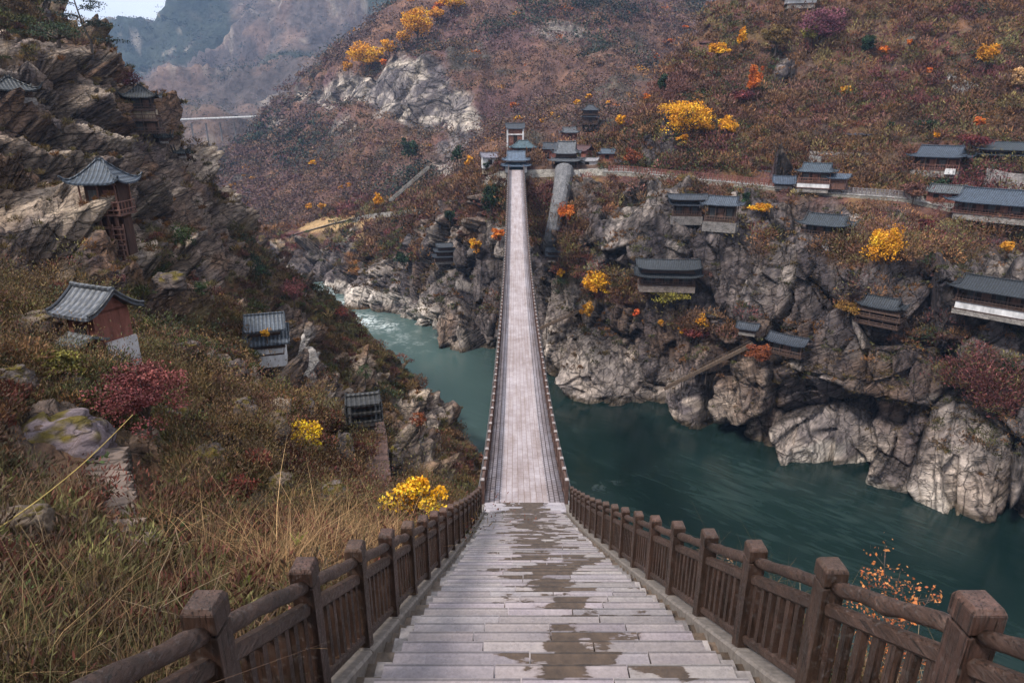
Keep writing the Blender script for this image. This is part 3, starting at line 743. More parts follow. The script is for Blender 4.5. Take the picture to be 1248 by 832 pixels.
# ---------------- the bridge
def deck_mat():
    n = NT('bridge_deck_paving'); u = n.attr('u', 'Fac'); v = n.attr('v', 'Fac')
    cmb = n.new('ShaderNodeCombineXYZ'); n.link(v, cmb.inputs[0]); n.link(u, cmb.inputs[1])
    def brick(w, h, mort, c1, c2, cm):
        b = n.new('ShaderNodeTexBrick'); b.offset = .5; b.inputs['Scale'].default_value = 1
        b.inputs['Brick Width'].default_value = w; b.inputs['Row Height'].default_value = h; b.inputs['Mortar Size'].default_value = mort
        b.inputs['Color1'].default_value = c1+(1,); b.inputs['Color2'].default_value = c2+(1,); b.inputs['Mortar'].default_value = cm+(1,)
        n.link(cmb.outputs[0], b.inputs[0]); return b.outputs[0], b.outputs[1]
    c1, f1 = brick(.62, .27, .010, (.43,.385,.395), (.37,.325,.335), (.18,.115,.085))
    c2, f2 = brick(.33, .22, .022, (.40,.37,.40), (.31,.285,.31), (.07,.055,.055))
    edge = n.math('GREATER_THAN', n.math('ABSOLUTE', u), 1.02)
    c = n.mix(c1, c2, edge)
    vo = n.obj(); g = n.noise(vo, 20, 6, .7); g2 = n.noise(vo, .6, 5, .65)
    c = n.mix(c, n.ramp(g, [(.3, .8), (.7, 1.2)]), 1., 'MULTIPLY')
    c = n.mix(c, n.ramp(g2, [(.3, (.74,.69,.67)), (.7, (1.12,1.12,1.14))]), 1., 'MULTIPLY')
    c = n.mix(c, n.ramp(n.noise(n.obj((2.2,.12,1)), 1.4, 5, .6), [(.35, (.80,.74,.70)), (.6, (1.05,1.05,1.06))]), 1., 'MULTIPLY')
    h = n.mix(f1, f2, edge)
    return n.done(c, .5, n.bump(h, -.6, .02), .45)
M_deck = deck_mat(); M_brail = vmat('bridge_rail_wood', .6, 2.5, .6, 1.3, .01, (3,.4,3))
M_cable = vmat('dark_steel_cable', .5, 2, .8, 1.2, .004, spec=.5)
M_cap = vmat('pale_post_cap', .4, 5, .8, 1.2, .004, spec=.5)
BY0, BY1 = 23.7, 160.5
br = thing('suspension_bridge', 'long narrow suspension footbridge with pale paved deck sagging across the river gorge', 'bridge', (axisX(90), 90, sz(90)))
Yd = np.arange(BY0, BY1 + .01, .4)
zz = np.array([smoothz(y) for y in Yd]); zz = np.convolve(np.pad(zz, 15, mode='reflect', reflect_type='odd'), np.ones(31)/31, 'valid')
def bz(Y): return float(np.interp(Y, Yd, zz))
V = []; U = []; W = []; us = [-1.78, -1.0, 0, 1.0, 1.78]
arc = np.concatenate([[0], np.cumsum(np.hypot(np.diff(Yd), np.diff(zz)))])
for y, z, a in zip(Yd, zz, arc):
    for u in us: V.append((axisX(y) + u, y, z)); U.append(u); W.append(a)
n0 = len(V)
V += [(x, y, z - .28) for x, y, z in V]; U += U; W += W
nu_ = len(us); m_ = len(Yd); Fd = grid_faces(m_, nu_)
Fb = Fd[:, ::-1] + n0; side = []
for i in range(m_-1):
    a = i*nu_; b = a + nu_; side.append((a, b, b+n0, a+n0)); a += nu_-1; b += nu_-1; side.append((b, a, a+n0, b+n0))
for j in range(nu_-1):
    side.append((j+1, j, j+n0, j+1+n0)); q = (m_-1)*nu_ + j; side.append((q, q+1, q+1+n0, q+n0))
o = mesh_np('deck', V, np.vstack([Fd, Fb, np.array(side)]), M_deck, br, None, {'u': U, 'v': W})
o.matrix_parent_inverse = mathutils.Matrix.Translation(br.location).inverted()
cbm = MB()
for y in np.arange(BY0+1, BY1-1, 3.0):
    cbm.box((axisX(y), y, bz(y) - .40), (4.3, .16, .22), 0, (.08,.07,.065))
local(cbm, 'cross_beam', M_cable, br)
for s in (-1, 1):
    bs = MB(); hr = MB()
    ys = np.arange(BY0 + .2, BY1, 1.5)
    for a, b in zip(ys[:-1], ys[1:]):
        A = np.array((axisX(a) + s*1.80, a, bz(a))); B = np.array((axisX(b) + s*1.80, b, bz(b)))
        U3 = np.array((0,0,1.))
        hr.beam(A+U3*1.0, B+U3*1.0, .11, .11, (.115,.068,.055)); hr.beam(A+U3*.78, B+U3*.78, .08, .09, (.10,.06,.05)); hr.beam(A+U3*.12, B+U3*.12, .09, .10, (.10,.06,.05))
        for j in range(8 if a < 80 else 4):
            t = (j+.5)/(8 if a < 80 else 4); p = A + (B-A)*t
            bs.box((p[0], p[1], p[2] + .45), (.05, .055 if a < 80 else .12, .62), 0, (.095,.055,.045))
    rl = local(hr, 'railing', M_brail, br)
    inv = mathutils.Matrix.Translation(br.location).inverted()
    for y in ys:
        m = MB(); x = axisX(y) + s*1.80; z = bz(y)
        m.box((x, y, z + .55), (.15, .15, 1.20), 0, (.105,.062,.052)); m.box((x, y, z + 1.17), (.18, .18, .05), 0, (.32,.28,.27), top=.7)  # pale cap colour paints the sky reflected on the post tops
        m.box((x + s*.13, y, z+.02), (.12, .14, .10), 0, (.45,.43,.43))
        o = m.build('post', M_cap if False else M_brail, rl)
    tag(bs.build('baluster', M_brail, rl), kind='stuff')
    cb2 = MB()
    for off, hz in ((2.02, -.10), (1.98, .62)):
        cb2.tube([(axisX(y) + s*off, y, bz(y) + hz) for y in np.arange(BY0, BY1, 3.0)], .035, 6, (.10,.09,.09))
    local(cb2, 'cable', M_cable, br, True)
# ================================================================== BUILDINGS
def tile_mat():
    n = NT('slate_roof_tiles'); c = n.attr('Col'); v = n.obj()
    sep = n.new('ShaderNodeSeparateXYZ'); n.link(n.tc.outputs['Object'], sep.inputs[0])
    wv = n.math('SINE', n.math('MULTIPLY', sep.outputs[0], 2*math.pi/.34))
    wy = n.math('SINE', n.math('MULTIPLY', sep.outputs[1], 2*math.pi/.30))
    g = n.noise(v, 2.2, 7, .7); g2 = n.noise(v, 9, 4, .7)
    c = n.mix(c, n.ramp(g, [(.3, .35), (.7, 1.2)]), 1., 'MULTIPLY')
    c = n.mix(c, n.ramp(g2, [(.3, .6), (.7, 1.25)]), 1., 'MULTIPLY')
    c = n.mix(c, n.ramp(wv, [(0., .5), (.6, 1.15)]), .8, 'MULTIPLY')
    h = n.math('ADD', n.math('MULTIPLY', wv, .6), n.math('MULTIPLY', wy, .2))
    return n.done(c, .5, n.bump(h, 1., .05, n.bump(g2, .5, .02)), .5)
M_tile = tile_mat()
M_wood = vmat('old_dark_timber', .75, 1.2, .5, 1.5, .02, (4,4,.8))
M_plas = vmat('stained_plaster', .9, .9, .55, 1.2, .01, (1.4,1.4,.5))
def stonew():
    n = NT('rubble_masonry'); c = n.attr('Col'); v = n.obj((1,1,1))
    vo = n.new('ShaderNodeTexVoronoi'); vo.inputs['Scale'].default_value = 1.6; vo.feature = 'DISTANCE_TO_EDGE'
    n.link(n.obj((1,1,1.7)), vo.inputs['Vector']); g = n.noise(v, .8, 6, .7)
    e = n.ramp(vo.outputs['Distance'], [(.0, .35), (.08, 1.)])
    c = n.mix(c, e, .8, 'MULTIPLY'); c = n.mix(c, n.ramp(g, [(.3,.5),(.7,1.4)]), 1., 'MULTIPLY')
    return n.done(c, .85, n.bump(e, .7, .08), .25)
M_stone = stonew()
SLATE = (.060,.070,.090); SLATE2 = (.085,.105,.14); WOOD = (.060,.036,.028); WOOD2 = (.11,.055,.042); REDW = (.17,.062,.045)
WHITE = (.62,.60,.60); STONE = (.26,.23,.21); DARK = (.018,.014,.013); BRICK = (.24,.11,.08); BEIGE = (.36,.28,.20)
def roof_mesh(w, dp, z0, h, kind='hip', ov=.8, lift=.5, cv=1.45, th=.16, col=SLATE, cx=0, cy=0):
    hw, hd = w/2 + ov, dp/2 + ov; nx, ny = 29, 21
    hh = min(hd, hw)
    xs = np.sign(np.linspace(-1,1,nx))*np.abs(np.linspace(-1,1,nx))**.8*hw; ys = np.linspace(-1, 1, ny)*hd
    def H(x, y):
        ty = 1 - abs(y)/hd; tx = (hw - abs(x))/hh
        if kind == 'gable': t = ty
        elif kind == 'hip': t = min(ty, tx)
        else: t = ty if tx > .42 else min(ty, tx)
        fx, fy = abs(x)/hw, abs(y)/hd
        return h*max(t, 0)**cv + lift*(fx**5)*(fy**3) + (lift*.35*fx**6 if kind == 'gable' else 0)
    top = [(cx+x, cy+y, z0 + H(x, y)) for y in ys for x in xs]
    m = MB(); n = nx*ny; bot = [(x, y, z-th) for x, y, z in top]
    Fs = [(j*nx+i, j*nx+i+1, (j+1)*nx+i+1, (j+1)*nx+i) for j in range(ny-1) for i in range(nx-1)]
    Fb = [tuple(n+q for q in f[::-1]) for f in Fs]; sd = []
    for i in range(nx-1): sd += [(i+1, i, n+i, n+i+1), ((ny-1)*nx+i, (ny-1)*nx+i+1, n+(ny-1)*nx+i+1, n+(ny-1)*nx+i)]
    for j in range(ny-1): sd += [(j*nx, (j+1)*nx, n+(j+1)*nx, n+j*nx), ((j+1)*nx+nx-1, j*nx+nx-1, n+j*nx+nx-1, n+(j+1)*nx+nx-1)]
    m.add(top+bot, Fs+Fb+sd, tuple(col))
    r = MB(); rr = max(.10, h*.06); dk = tuple(np.array(col)*.75)
    xe = hw*1.0 if kind == 'gable' else (hw - hh if kind == 'hip' else hw - hh*.42)
    xe = max(xe, .15)
    r.tube([(cx+x, cy, z0 + H(x*.999, 0) + rr*.5 + (lift*.35*(abs(x)/xe)**6)) for x in np.linspace(-xe, xe, 13)], rr, 6, dk)
    if kind != 'gable':
        for a in (-1, 1):
            for b in (-1, 1):
                t0 = 1.0 if kind == 'hip' else .42
                pts = []
                for t in np.linspace(t0, -.04, 9):
                    x = a*(hw - t*hh); y = b*hd*(1-t) if True else 0
                    pts.append((cx+x, cy+y, z0 + H(min(abs(x), hw), min(abs(y), hd)) + rr*.4 + (lift*.25 if t < 0 else 0)))
                r.tube(pts, rr*.8, 5, dk)
                if kind == 'xie': 
                    x = a*(hw - hh*.42)
                    r.tube([(cx+x, cy+b*hd*q, z0 + H(abs(x)-.001, hd*q) + rr*.4) for q in np.linspace(0, .58, 6)], rr*.8, 5, dk)
    else:
        for a in (-1, 1):
            for b in (-1, 1):
                r.tube([(cx+a*hw*.985, cy+b*hd*q, z0 + H(hw, hd*q) + rr*.3) for q in np.linspace(0, 1, 6)], rr*.7, 5, dk)
    return m, r
def building(name, label, cat, px, pyb, w, tiers, yaw=0., dep=.6, group=None, push=.25, found=0, fcol=STONE, col=SLATE, wood=WOOD, Y=None, lift=.5, ov=.09, roofk='xie', minov=.5, dz=0):
    """w, heights in photograph pixels; tiers bottom-up: (style, height, width fraction)"""
    if Y is None: p, d = hit(px, pyb)
    else: p = np.array(at(px, pyb, Y)); d = float(proj(p)[2])
    s = d/F; Wm = w*s; Dm = Wm*dep; CLEAR.append((px-w*.56-2, px+w*.56+2, pyb-sum(t[1] for t in tiers)*.8, pyb+(16 if d < 110 else 7), d+Dm))
    rz = -math.atan2(p[0], p[1]) + R_(yaw)
    back = np.array((-math.sin(rz), math.cos(rz), 0))
    p = p + back*Dm*push + np.array((0, 0, dz*s))
    rt = thing(name, label, cat, p, rz, group)
    z = 0.0
    if found:
        m = MB(); m.box((0, 0, -found*s/2), (Wm*.94, Dm*.94, found*s), 0, fcol); m.build('foundation', M_stone if fcol != WHITE else M_plas, rt)
    for k, (style, h, wf) in enumerate(tiers):
        hm = h*s; W, D = Wm*wf, Dm*wf
        if style.startswith('roof'):
            kd = style.split(':')[1] if ':' in style else roofk
            o_ = max(minov, ov*Wm)
            rm, rg = roof_mesh(W, D, z - .05, hm, kd, o_, lift*o_*.9, 1.4, .14, col)
            ro = rm.build('roof', M_tile, rt, False); rg.build('ridge', M_tile, ro, False)
            z += hm*.45 if k + 1 < len(tiers) else hm
            continue
        if style == 'stilts':
            nc = 4
            for i in range(nc):
                x = -W/2 + W*(i+.5)/nc
                for y in (-D/2+.1,):
                    m = MB(); m.beam((x, y, z-hm*.3), (x, y, z+hm), .22, .22, wood); m.build('stilt', M_wood, rt)
            m = MB(); m.box((0, D*.18, z+hm/2), (W*.9, D*.6, hm), 0, tuple(np.array(wood)*.5)); m.build('wall', M_wood, rt)
            for zz_ in (.33, .72):
                m = MB(); m.beam((-W/2, -D/2-.05, z+hm*zz_), (W/2, -D/2-.05, z+hm*zz_), .14, .2, wood); m.build('beam', M_wood, rt)
            z += hm; continue
        fl = MB(); fl.box((0, 0, z+.07), (W*1.06, D*1.06, .16), 0, wood); fl.build('floor', M_wood, rt)
        if style in ('gallery', 'open', 'light'):
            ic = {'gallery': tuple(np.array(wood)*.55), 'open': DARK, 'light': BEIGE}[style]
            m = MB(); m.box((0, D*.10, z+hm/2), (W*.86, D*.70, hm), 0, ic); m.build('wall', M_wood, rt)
            nc = max(3, min(7, int(round(Wm/2.3))+1)); cr = min(.2, max(.11, s*.9))
            for i in range(nc):
                x = -W/2+.12 + (W-.24)*i/(nc-1)
                m = MB(); m.beam((x, -D/2+.1, z+.12), (x, -D/2+.1, z+hm), cr, cr, tuple(np.array(wood)*1.5)); m.build('column', M_wood, rt)
            for sx in (-1, 1):
                m = MB(); m.beam((sx*(W/2-.12), D/2-.2, z+.12), (sx*(W/2-.12), D/2-.2, z+hm), cr, cr, tuple(np.array(wood)*1.5)); m.build('column', M_wood, rt)
            # shutters between the columns
            if hm > 1.6:
                for i in range(nc-1):
                    x = -W/2+.12 + (W-.24)*(i+.5)/(nc-1)
                    m = MB(); m.box((x*.86, -D*.25-.03, z+hm*.5), ((W/(nc-1))*.55, .05, hm*.5), 0, (wood[0]*2.0, wood[1]*1.7, wood[2]*1.5) if i % 2 else (wood[0]*.9,)*3)
                    m.build('shutter', M_wood, rt)
            rl = MB(); rh = min(.95, hm*.38)
            for y0, y1, x0, x1 in ((-D/2+.02, -D/2+.02, -W/2, W/2), (-D/2, D/2, W/2, W/2), (-D/2, D/2, -W/2, -W/2)):
                for q in (.35, 1.0): rl.beam((x0, y0, z+rh*q+.12), (x1, y1, z+rh*q+.12), .09, .09, tuple(np.array(wood)*1.7))
                nb = max(3, int(max(abs(x1-x0), abs(y1-y0))/.45))
                for i in range(nb+1):
                    t = i/nb; rl.box((x0+(x1-x0)*t, y0+(y1-y0)*t, z+.12+rh/2), (.06,.06,rh), 0, tuple(np.array(wood)*1.7))
            rl.build('railing', M_wood, rt)
            bm_ = MB(); bm_.beam((-W/2, -D/2+.1, z+hm-.12), (W/2, -D/2+.1, z+hm-.12), .16, .24, tuple(np.array(wood)*1.3)); bm_.build('beam', M_wood, rt)
        else:
            cc = {'white': WHITE, 'red': REDW, 'stone': STONE, 'brick': BRICK, 'wood': wood, 'beige': BEIGE, 'timber': (.16,.12,.10)}[style]
            mt = {'white': M_plas, 'red': M_wood, 'stone': M_stone, 'brick': M_stone, 'wood': M_wood, 'beige': M_plas, 'timber': M_wood}[style]
            m = MB(); m.box((0, 0, z+.14+(hm-.14)/2), (W, D, hm-.14), 0, cc); m.build('wall', mt, rt)
            if hm > 1.5:
                nw = max(1, int(W/2.6))
                for i in range(nw):
                    x = -W/2 + W*(i+.5)/nw
                    f = MB(); ww, wh = min(.9, W/nw*.45), hm*.38
                    f.box((x, -D/2-.02, z+hm*.58), (ww+.16, .07, wh+.16), 0, tuple(np.array(wood)*1.2)); fo = f.build('window', M_wood, rt)
                    g = MB(); g.box((x, -D/2-.065, z+hm*.58), (ww, .03, wh), 0, DARK); g.build('pane', M_plas, fo)
        z += hm
    return rt, s, Wm, Dm
CLEAR = []
G1 = 'timber halls and houses of the far bank'
bl = building
# -- village at the bridge head
r, s, W, D = bl('gatehouse','blue-roofed two-tiered gate pavilion straddling the far end of the bridge','gatehouse', 629, 210, 25, [('white',9,1.05),('roof:hip',8,1.25),('white',3,.95),('roof:xie',10,1.15)], 0, .8, push=.3, Y=162, col=(.14,.19,.27), dz=-1, found=8, ov=.10)
m = MB(); m.box((0, -D*.53-.06, 1.25), (2.5, .12, 2.5), 0, (.02,.035,.05)); m.build('doorway', M_plas, r)
bl('roofed_hall','teal-roofed hall close behind the blue gate pavilion','hall', 638, 190, 26, [('wood',8,1),('roof:hip',8,1.1)], 8, .6, Y=172, col=(.09,.15,.18), dz=2)
r, s, W, D = bl('brick_tower','tall narrow red brick tower with white corner trim behind the gate pavilion','tower', 628, 184, 18, [('brick',28,1),('roof:gable',6,1.05)], 0, .8, Y=183, dz=-2, found=8)
for sx in (-1, 1):
    m = MB(); m.beam((sx*W*.52, -D*.52, 0), (sx*W*.52, -D*.52, 28*s), .45, .45, WHITE); m.build('corner_trim', M_plas, r)
m = MB(); m.beam((-W*.5, -D*.54, 21*s), (W*.5, -D*.54, 21*s), .3, .35, WHITE); m.build('corner_trim', M_plas, r)
bl('white_house','small white plastered house left of the gate pavilion','house', 597, 206, 18, [('white',14,1),('roof:gable',5,1)], 10, .7, Y=172, col=(.30,.28,.34), found=6, fcol=BEIGE)
bl('roofed_hall','red hall with a long grey roof right of the gate pavilion','hall', 673, 200, 26, [('red',18,1),('roof:xie',7,1.05)], 0, .6, Y=174, found=8)
r, s, W, D = bl('pavilion','dark pavilion with sweeping grey double roof standing on the tall stone pillar','pavilion', 689, 206, 37, [('gallery',10,.85),('roof:hip',8,1.0),('wood',5,.62),('roof:xie',13,.74)], -8, .75, Y=163, col=(.15,.16,.18), lift=1.1, ov=.08, found=3)
bl('red_house','small maroon house tucked against the right side of the pillar pavilion','house', 708, 196, 20, [('red',14,1),('roof:gable',6,1)], -35, .7, Y=171, col=(.12,.05,.05), found=9, dz=-2)
bl('roofed_hall','little hall with curled grey roof on the slope above the pillar pavilion','hall', 694, 174, 19, [('red',12,.9),('roof:xie',6,1.05)], 10, .7, col=(.13,.14,.16), lift=1.2, found=9)
bl('watch_house','dark two-storey watch house alone on the slope above the village','house', 719, 152, 18, [('wood',9,1),('roof:hip',4,1),('wood',6,.95),('roof:hip',6,1)], 5, .7, found=8, fcol=DARK)
bl('red_house','small red house with blue-grey roof at the start of the fenced road','house', 740, 198, 22, [('red',11,.9),('roof:xie',5,1)], -8, .7, Y=170, col=(.10,.13,.17), found=10)
bl('white_house','low white shop building beside the fenced road at the village edge','shop', 716, 204, 22, [('white',8,1),('roof:gable',3,1)], -10, .6, Y=166, col=(.42,.40,.42), found=8, fcol=WHITE)
bl('shed','tiny dark shed right of the small red house by the road','shed', 756, 204, 10, [('wood',6,1),('roof:gable',3,1.1)], -10, .8, Y=165, found=4)
# -- on the cliff below the road
bl('cliff_house','narrow dark two-tier cliff house under the road, left of its blue-roofed neighbour','house', 836, 263, 40, [('gallery',14,.85),('roof:gable',8,.9),('wood',3,.9),('roof:gable',5,1.0)], 10, .5, G1, .12, 10, (.2,.18,.17))
bl('cliff_house','cliff house with one blue-grey roof and open timber gallery under the road','house', 878, 270, 42, [('gallery',21,.86),('roof:xie',9,.95)], -12, .5, G1, .12, 12, (.2,.18,.17), SLATE2)
bl('cliff_hall','broad two-tiered dark hall built on the cliff ledge above the yellow trees','hall', 812, 346, 70, [('gallery',12,.92),('roof:gable',8,.98),('wood',6,.86),('roof:gable',8,.92)], 8, .42, G1, .1, 8, (.2,.16,.14), (.055,.062,.072))
r, s, W, D = bl('cliff_house','timber house with an open gallery above a white wall on the cliff edge','house', 1008, 286, 56, [('gallery',15,.86),('roof:xie',11,.92)], -14, .55, G1, -.35, 0, STONE, (.045,.056,.07), lift=.9)
m = MB(); m.box((W*.02, -D*.30, -1.3), (W*.30, .3, 2.6), 0, WHITE); m.build('white_wall', M_plas, r)
m = MB(); m.box((-W*.22, D*.05, -1.2), (W*.40, D*.6, 2.4), 0, STONE); m.build('foundation', M_stone, r)
bl('cliff_gallery','ramshackle hanging timber gallery of several floors fixed to the cliff face','gallery', 1074, 393, 50, [('gallery',9,.95),('gallery',9,1),('gallery',6,.9),('roof:xie',10,.85)], -16, .5, G1, -.4, 0, STONE, (.05,.058,.07), lift=1.0)
bl('cliff_hut','small hanging hut with open railed front on the cliff above the timber stair','hut', 957, 432, 42, [('gallery',16,.92),('roof:gable',8,.95)], -18, .45, G1, .2, 0, STONE, (.045,.055,.075))
bl('cliff_hut','low dark hut roof on the cliff shoulder left of the hanging hut','hut', 911, 404, 20, [('wood',5,.9),('roof:gable',6,1)], -10, .6, G1, .1, 4)
r, s, W, D = bl('cliff_hall','long hall with an open gallery above a whitewashed base at the right edge','hall', 1222, 378, 94, [('white',10,.9),('gallery',18,.92),('roof:xie',13,.97)], -10, .4, G1, -.45, 6, STONE, (.03,.036,.045))
bl('cliff_hut','dark stacked hut under an overhang just right of the bridge','hut', 677, 316, 20, [('wood',5,1),('roof:gable',3,1),('wood',4,.9),('roof:gable',4,1)], 0, .5, G1, .1, 3, Y=150)
bl('cliff_shrine','tiny dark shrine of stacked roofs in a rock recess left of the bridge','shrine', 542, 318, 24, [('wood',6,1),('roof:gable',3,1.1),('wood',5,.8),('roof:gable',3,.9),('wood',4,.6),('roof:gable',4,.7)], 6, .5, G1, .1, 3)
# -- along the road and on the slopes
r, s, W, D = bl('road_house','two-storey blue-roofed house with white base band beside the red fence','house', 992, 229, 36, [('white',6,1),('gallery',14,1),('roof:xie',9,1.05)], -10, .6, G1, .1, 5, STONE, (.075,.10,.13), WOOD2)
m1, r1 = roof_mesh(W*.55, D*.8, 13*s, 5*s, 'gable', .5, .2, 1.2, .14, (.09,.12,.17), W*.72, 0); m1.build('side_roof', M_tile, r)
m = MB(); m.box((W*.72, 0, 6.5*s), (W*.5, D*.7, 13*s), 0, WOOD2); m.build('side_wing', M_wood, r)
bl('shed','low shed with a plain blue-grey roof left of the two-storey road house','shed', 955, 226, 20, [('wood',3,1),('roof:gable',8,1.05)], 4, .9, G1, .1, 4, STONE, (.075,.10,.15))
bl('shed','small grey-roofed timber shed behind the middle of the red fence','shed', 931, 220, 17, [('wood',6,.9),('roof:gable',5,1)], 0, .7, G1, .1, 4, STONE, (.10,.12,.13), WOOD2, Y=146)
bl('shed','green-roofed shed behind the two-storey road house','shed', 950, 207, 16, [('wood',3,.9),('roof:gable',5,1)], 6, .7, G1, .1, 4, STONE, (.075,.12,.12), Y=150)
r, s, W, D = bl('slope_house','timber house with open railed porch and blue-grey roof on the slope above the wall','house', 1142, 207, 54, [('gallery',16,.92),('roof:xie',12,.98)], -14, .6, G1, .1, 8, STONE, (.065,.085,.12), WOOD2)
m = MB(); m.box((W*.32, -D*.53, -.1), (W*.2, .2, 1.1), 0, WHITE); m.build('white_wall', M_plas, r)
bl('slope_house','large double-roofed timber house at the right edge high on the slope','house', 1232, 204, 84, [('gallery',15,.7),('roof:xie',7,.8),('wood',3,.7),('roof:xie',8,.82)], -16, .5, G1, .1, 8, STONE, (.06,.075,.09), WOOD2, Y=130, lift=.8)
bl('red_house','small red-walled house with upturned roof beside the long hall','house', 1152, 246, 42, [('red',12,.92),('roof:xie',8,1)], -8, .5, G1, .1, 6, STONE, (.12,.13,.14), REDW, Y=123, lift=1.2)
r, s, W, D = bl('long_hall','long low hall with a wide blue-grey roof at the right above the lane','hall', 1216, 262, 92, [('gallery',15,.96),('roof:xie',15,.99)], -14, .42, G1, .1, 8, STONE, (.075,.10,.14), WOOD2, Y=113)
bl('ruined_shed','small flat grey-roofed shed above the ruined stone terrace','shed', 1045, 168, 28, [('stone',4,.8),('roof:gable',4,1)], 0, .6, G1, .1, 4, STONE, (.10,.10,.13), Y=150)
bl('shrine','tiny white roadside shrine above the timber house on the slope','shrine', 1112, 180, 8, [('white',5,.7),('roof:hip',4,1)], 0, .9, None, .1, 4, Y=147)
bl('hill_temple','small temple with red roof on the ridge beside a yellow tree','temple', 862, 64, 20, [('white',6,.8),('roof:xie',6,1),('wood',2,.6),('roof:xie',3,.8)], -5, .7, None, .1, 5, DARK, (.17,.07,.065), Y=198)
bl('hill_house','pale-roofed house at the very top edge of the right slope','house', 975, 6, 34, [('white',6,1),('roof:gable',6,1)], 12, .5, None, .1, 5, STONE, (.42,.40,.43), Y=192)
# -- near bank
r, s, W, D = bl('pavilion','open timber pavilion with red railing and blue-grey hipped roof clinging to the left cliff','pavilion', 151, 308, 46, [('stilts',48,.8),('gallery',38,.92),('roof:hip',24,1.0)], -28, .85, None, -.35, 0, STONE, (.075,.095,.125), WOOD2, lift=.9, ov=.17)
m = MB()
for sx in (-.13, .13): m.beam((W*.36+sx*W, -D*.5-.2, -.5), (W*.36+sx*W, -D*.5, 2.7), .1, .14, WOOD2)
for k in range(7): m.beam((W*.36-.13*W, -D*.5-.16, -.2+k*.42), (W*.36+.13*W, -D*.5-.16, -.2+k*.42), .2, .06, WOOD2)
m.build('ladder', M_wood, r)
bl('pavilion','slender three-storey timber pavilion with curled roof on the left ridge','pavilion', 178, 163, 31, [('gallery',16,1.1),('light',12,1),('open',14,.8),('roof:hip',14,1.)], -10, .9, None, .35, 0, STONE, (.05,.055,.06), WOOD, lift=1.3, ov=.17)
bl('pavilion','dark curled pavilion roof sticking out of the rocks at the left edge','pavilion', 18, 119, 44, [('open',9,.8),('roof:hip',15,1)], 12, .9, None, .3, 8, STONE, (.04,.045,.05), WOOD, lift=1.4)
bl('shrine','small dark eaved shrine at the foot of the three-storey pavilion','shrine', 200, 172, 9, [('wood',5,1),('roof:hip',5,1.3)], -10, .9, None, .2, 3, STONE, (.03,.035,.035), lift=1.8)
bl('shrine','tiny curled shrine roof on the skyline below the ridge pavilion','shrine', 222, 190, 8, [('wood',4,1),('roof:hip',4,1.3)], -10, .9, None, .2, 3, STONE, (.03,.035,.035), lift=2)
# slate house with gable end
r, s, W, D = bl('slate_house','weathered slate-roofed red timber house with a whitewashed lower wall on the grassy slope','house', 116, 446, 50, [('red',70,.95),('roof:gable',25,1.0)], -58, .95, None, .35, 8, STONE, (.13,.14,.165), (.10,.045,.035), lift=.15, ov=.05, minov=.4)
m = MB()
m.add([(W*.475,-D*.475,70*s-.1),(W*.475,D*.475,70*s-.1),(W*.475,0,70*s+25*s*.82),(W*.455,-D*.475,70*s-.1),(W*.455,D*.475,70*s-.1),(W*.455,0,70*s+25*s*.82)],[(0,1,2),(5,4,3),(0,2,5,3),(1,4,5,2)],REDW)
m.build('gable', M_wood, r)
m = MB(); m.box((W*.53, D*.10, 10*s), (.16, D*.80, 44*s), 0, (.50,.47,.47)); m.build('white_wall', M_plas, r)
m, rr = roof_mesh(W*.6, D*.5, 38*s, 9*s, 'gable', .25, .05, 1.1, .12, (.11,.115,.12), W*.2, -D*.66); m.build('lean_to_roof', M_tile, r)
# plank roofed house seen from above
r, s, W, D = bl('slate_house','small two-stepped slate-roofed hut on a pale rock foot above the slope','hut', 327, 432, 44, [('white',10,.8),('wood',8,.9),('roof:gable',16,1.0),('timber',9,.7),('roof:gable',14,.85)], -4, 1.0, None, .3, 14, WHITE, (.12,.14,.17), WOOD, lift=.05, ov=.04, minov=.35)
HUT = (r.location.copy(), s)
r, s, W, D = bl('stone_tower','stacked dark stone shelter at the head of the plank walkway','shelter', 445, 520, 24, [('stone',14,1),('roof:gable',3,1.1),('stone',10,.95),('roof:gable',3,1.1),('stone',9,.9),('roof:gable',4,1.)], 0, .9, None, .3, 6, (.07,.065,.06), (.05,.048,.048), lift=.05)
# ---------------- walls, fences, lanes, stairs
levA = {c[0]: c[1] for c in colsA}; pxsA = [c[0] for c in colsA]
def road(px, lv):
    """world point of the terrace edge at that bearing; lv counts the height lines"""
    P = np.array([at(c, *( (L[lv][0], L[lv][1] or shoreY(L[lv][0])) )) for c, L in colsA])
    return np.array([np.interp(px, pxsA, P[:, k]) for k in range(3)])
def ribbon(mb, pts, h0, h1, th, col):
    """a wall along pts from h0 below to h1 above"""
    pts = [np.array(p, float) for p in pts]
    for i in range(len(pts)-1):
        a, b = pts[i], pts[i+1]; d = b-a; d[2] = 0; d /= np.linalg.norm(d); n = np.array((-d[1], d[0], 0))*th/2
        z0, z1 = np.array((0,0,-h0)), np.array((0,0,h1))
        V = [a-n+z0, b-n+z0, b+n+z0, a+n+z0, a-n+z1, b-n+z1, b+n+z1, a+n+z1]
        f = [(3,2,1,0),(4,5,6,7),(0,1,5,4),(2,3,7,6)]
        if i == 0: f.append((3,0,4,7))
        if i == len(pts)-2: f.append((1,2,6,5))
        mb.add(V, f, col)
def wthing(name, label, cat, parts, group=None):
    """parts: (name, MB in world space, material); origin at the first vertex"""
    p0 = np.array(parts[0][1].v).mean(0); rt = thing(name, label, cat, p0, 0, group)
    for nm, mb, mt in parts: local(mb, nm, mt, rt)
    return rt
P6 = [road(px, 5) + np.array((0, -.4, 0)) for px in np.linspace(735, 1300, 60)]
w_ = MB(); ribbon(w_, P6, 4.6, .1, .9, (.26,.235,.20)); 
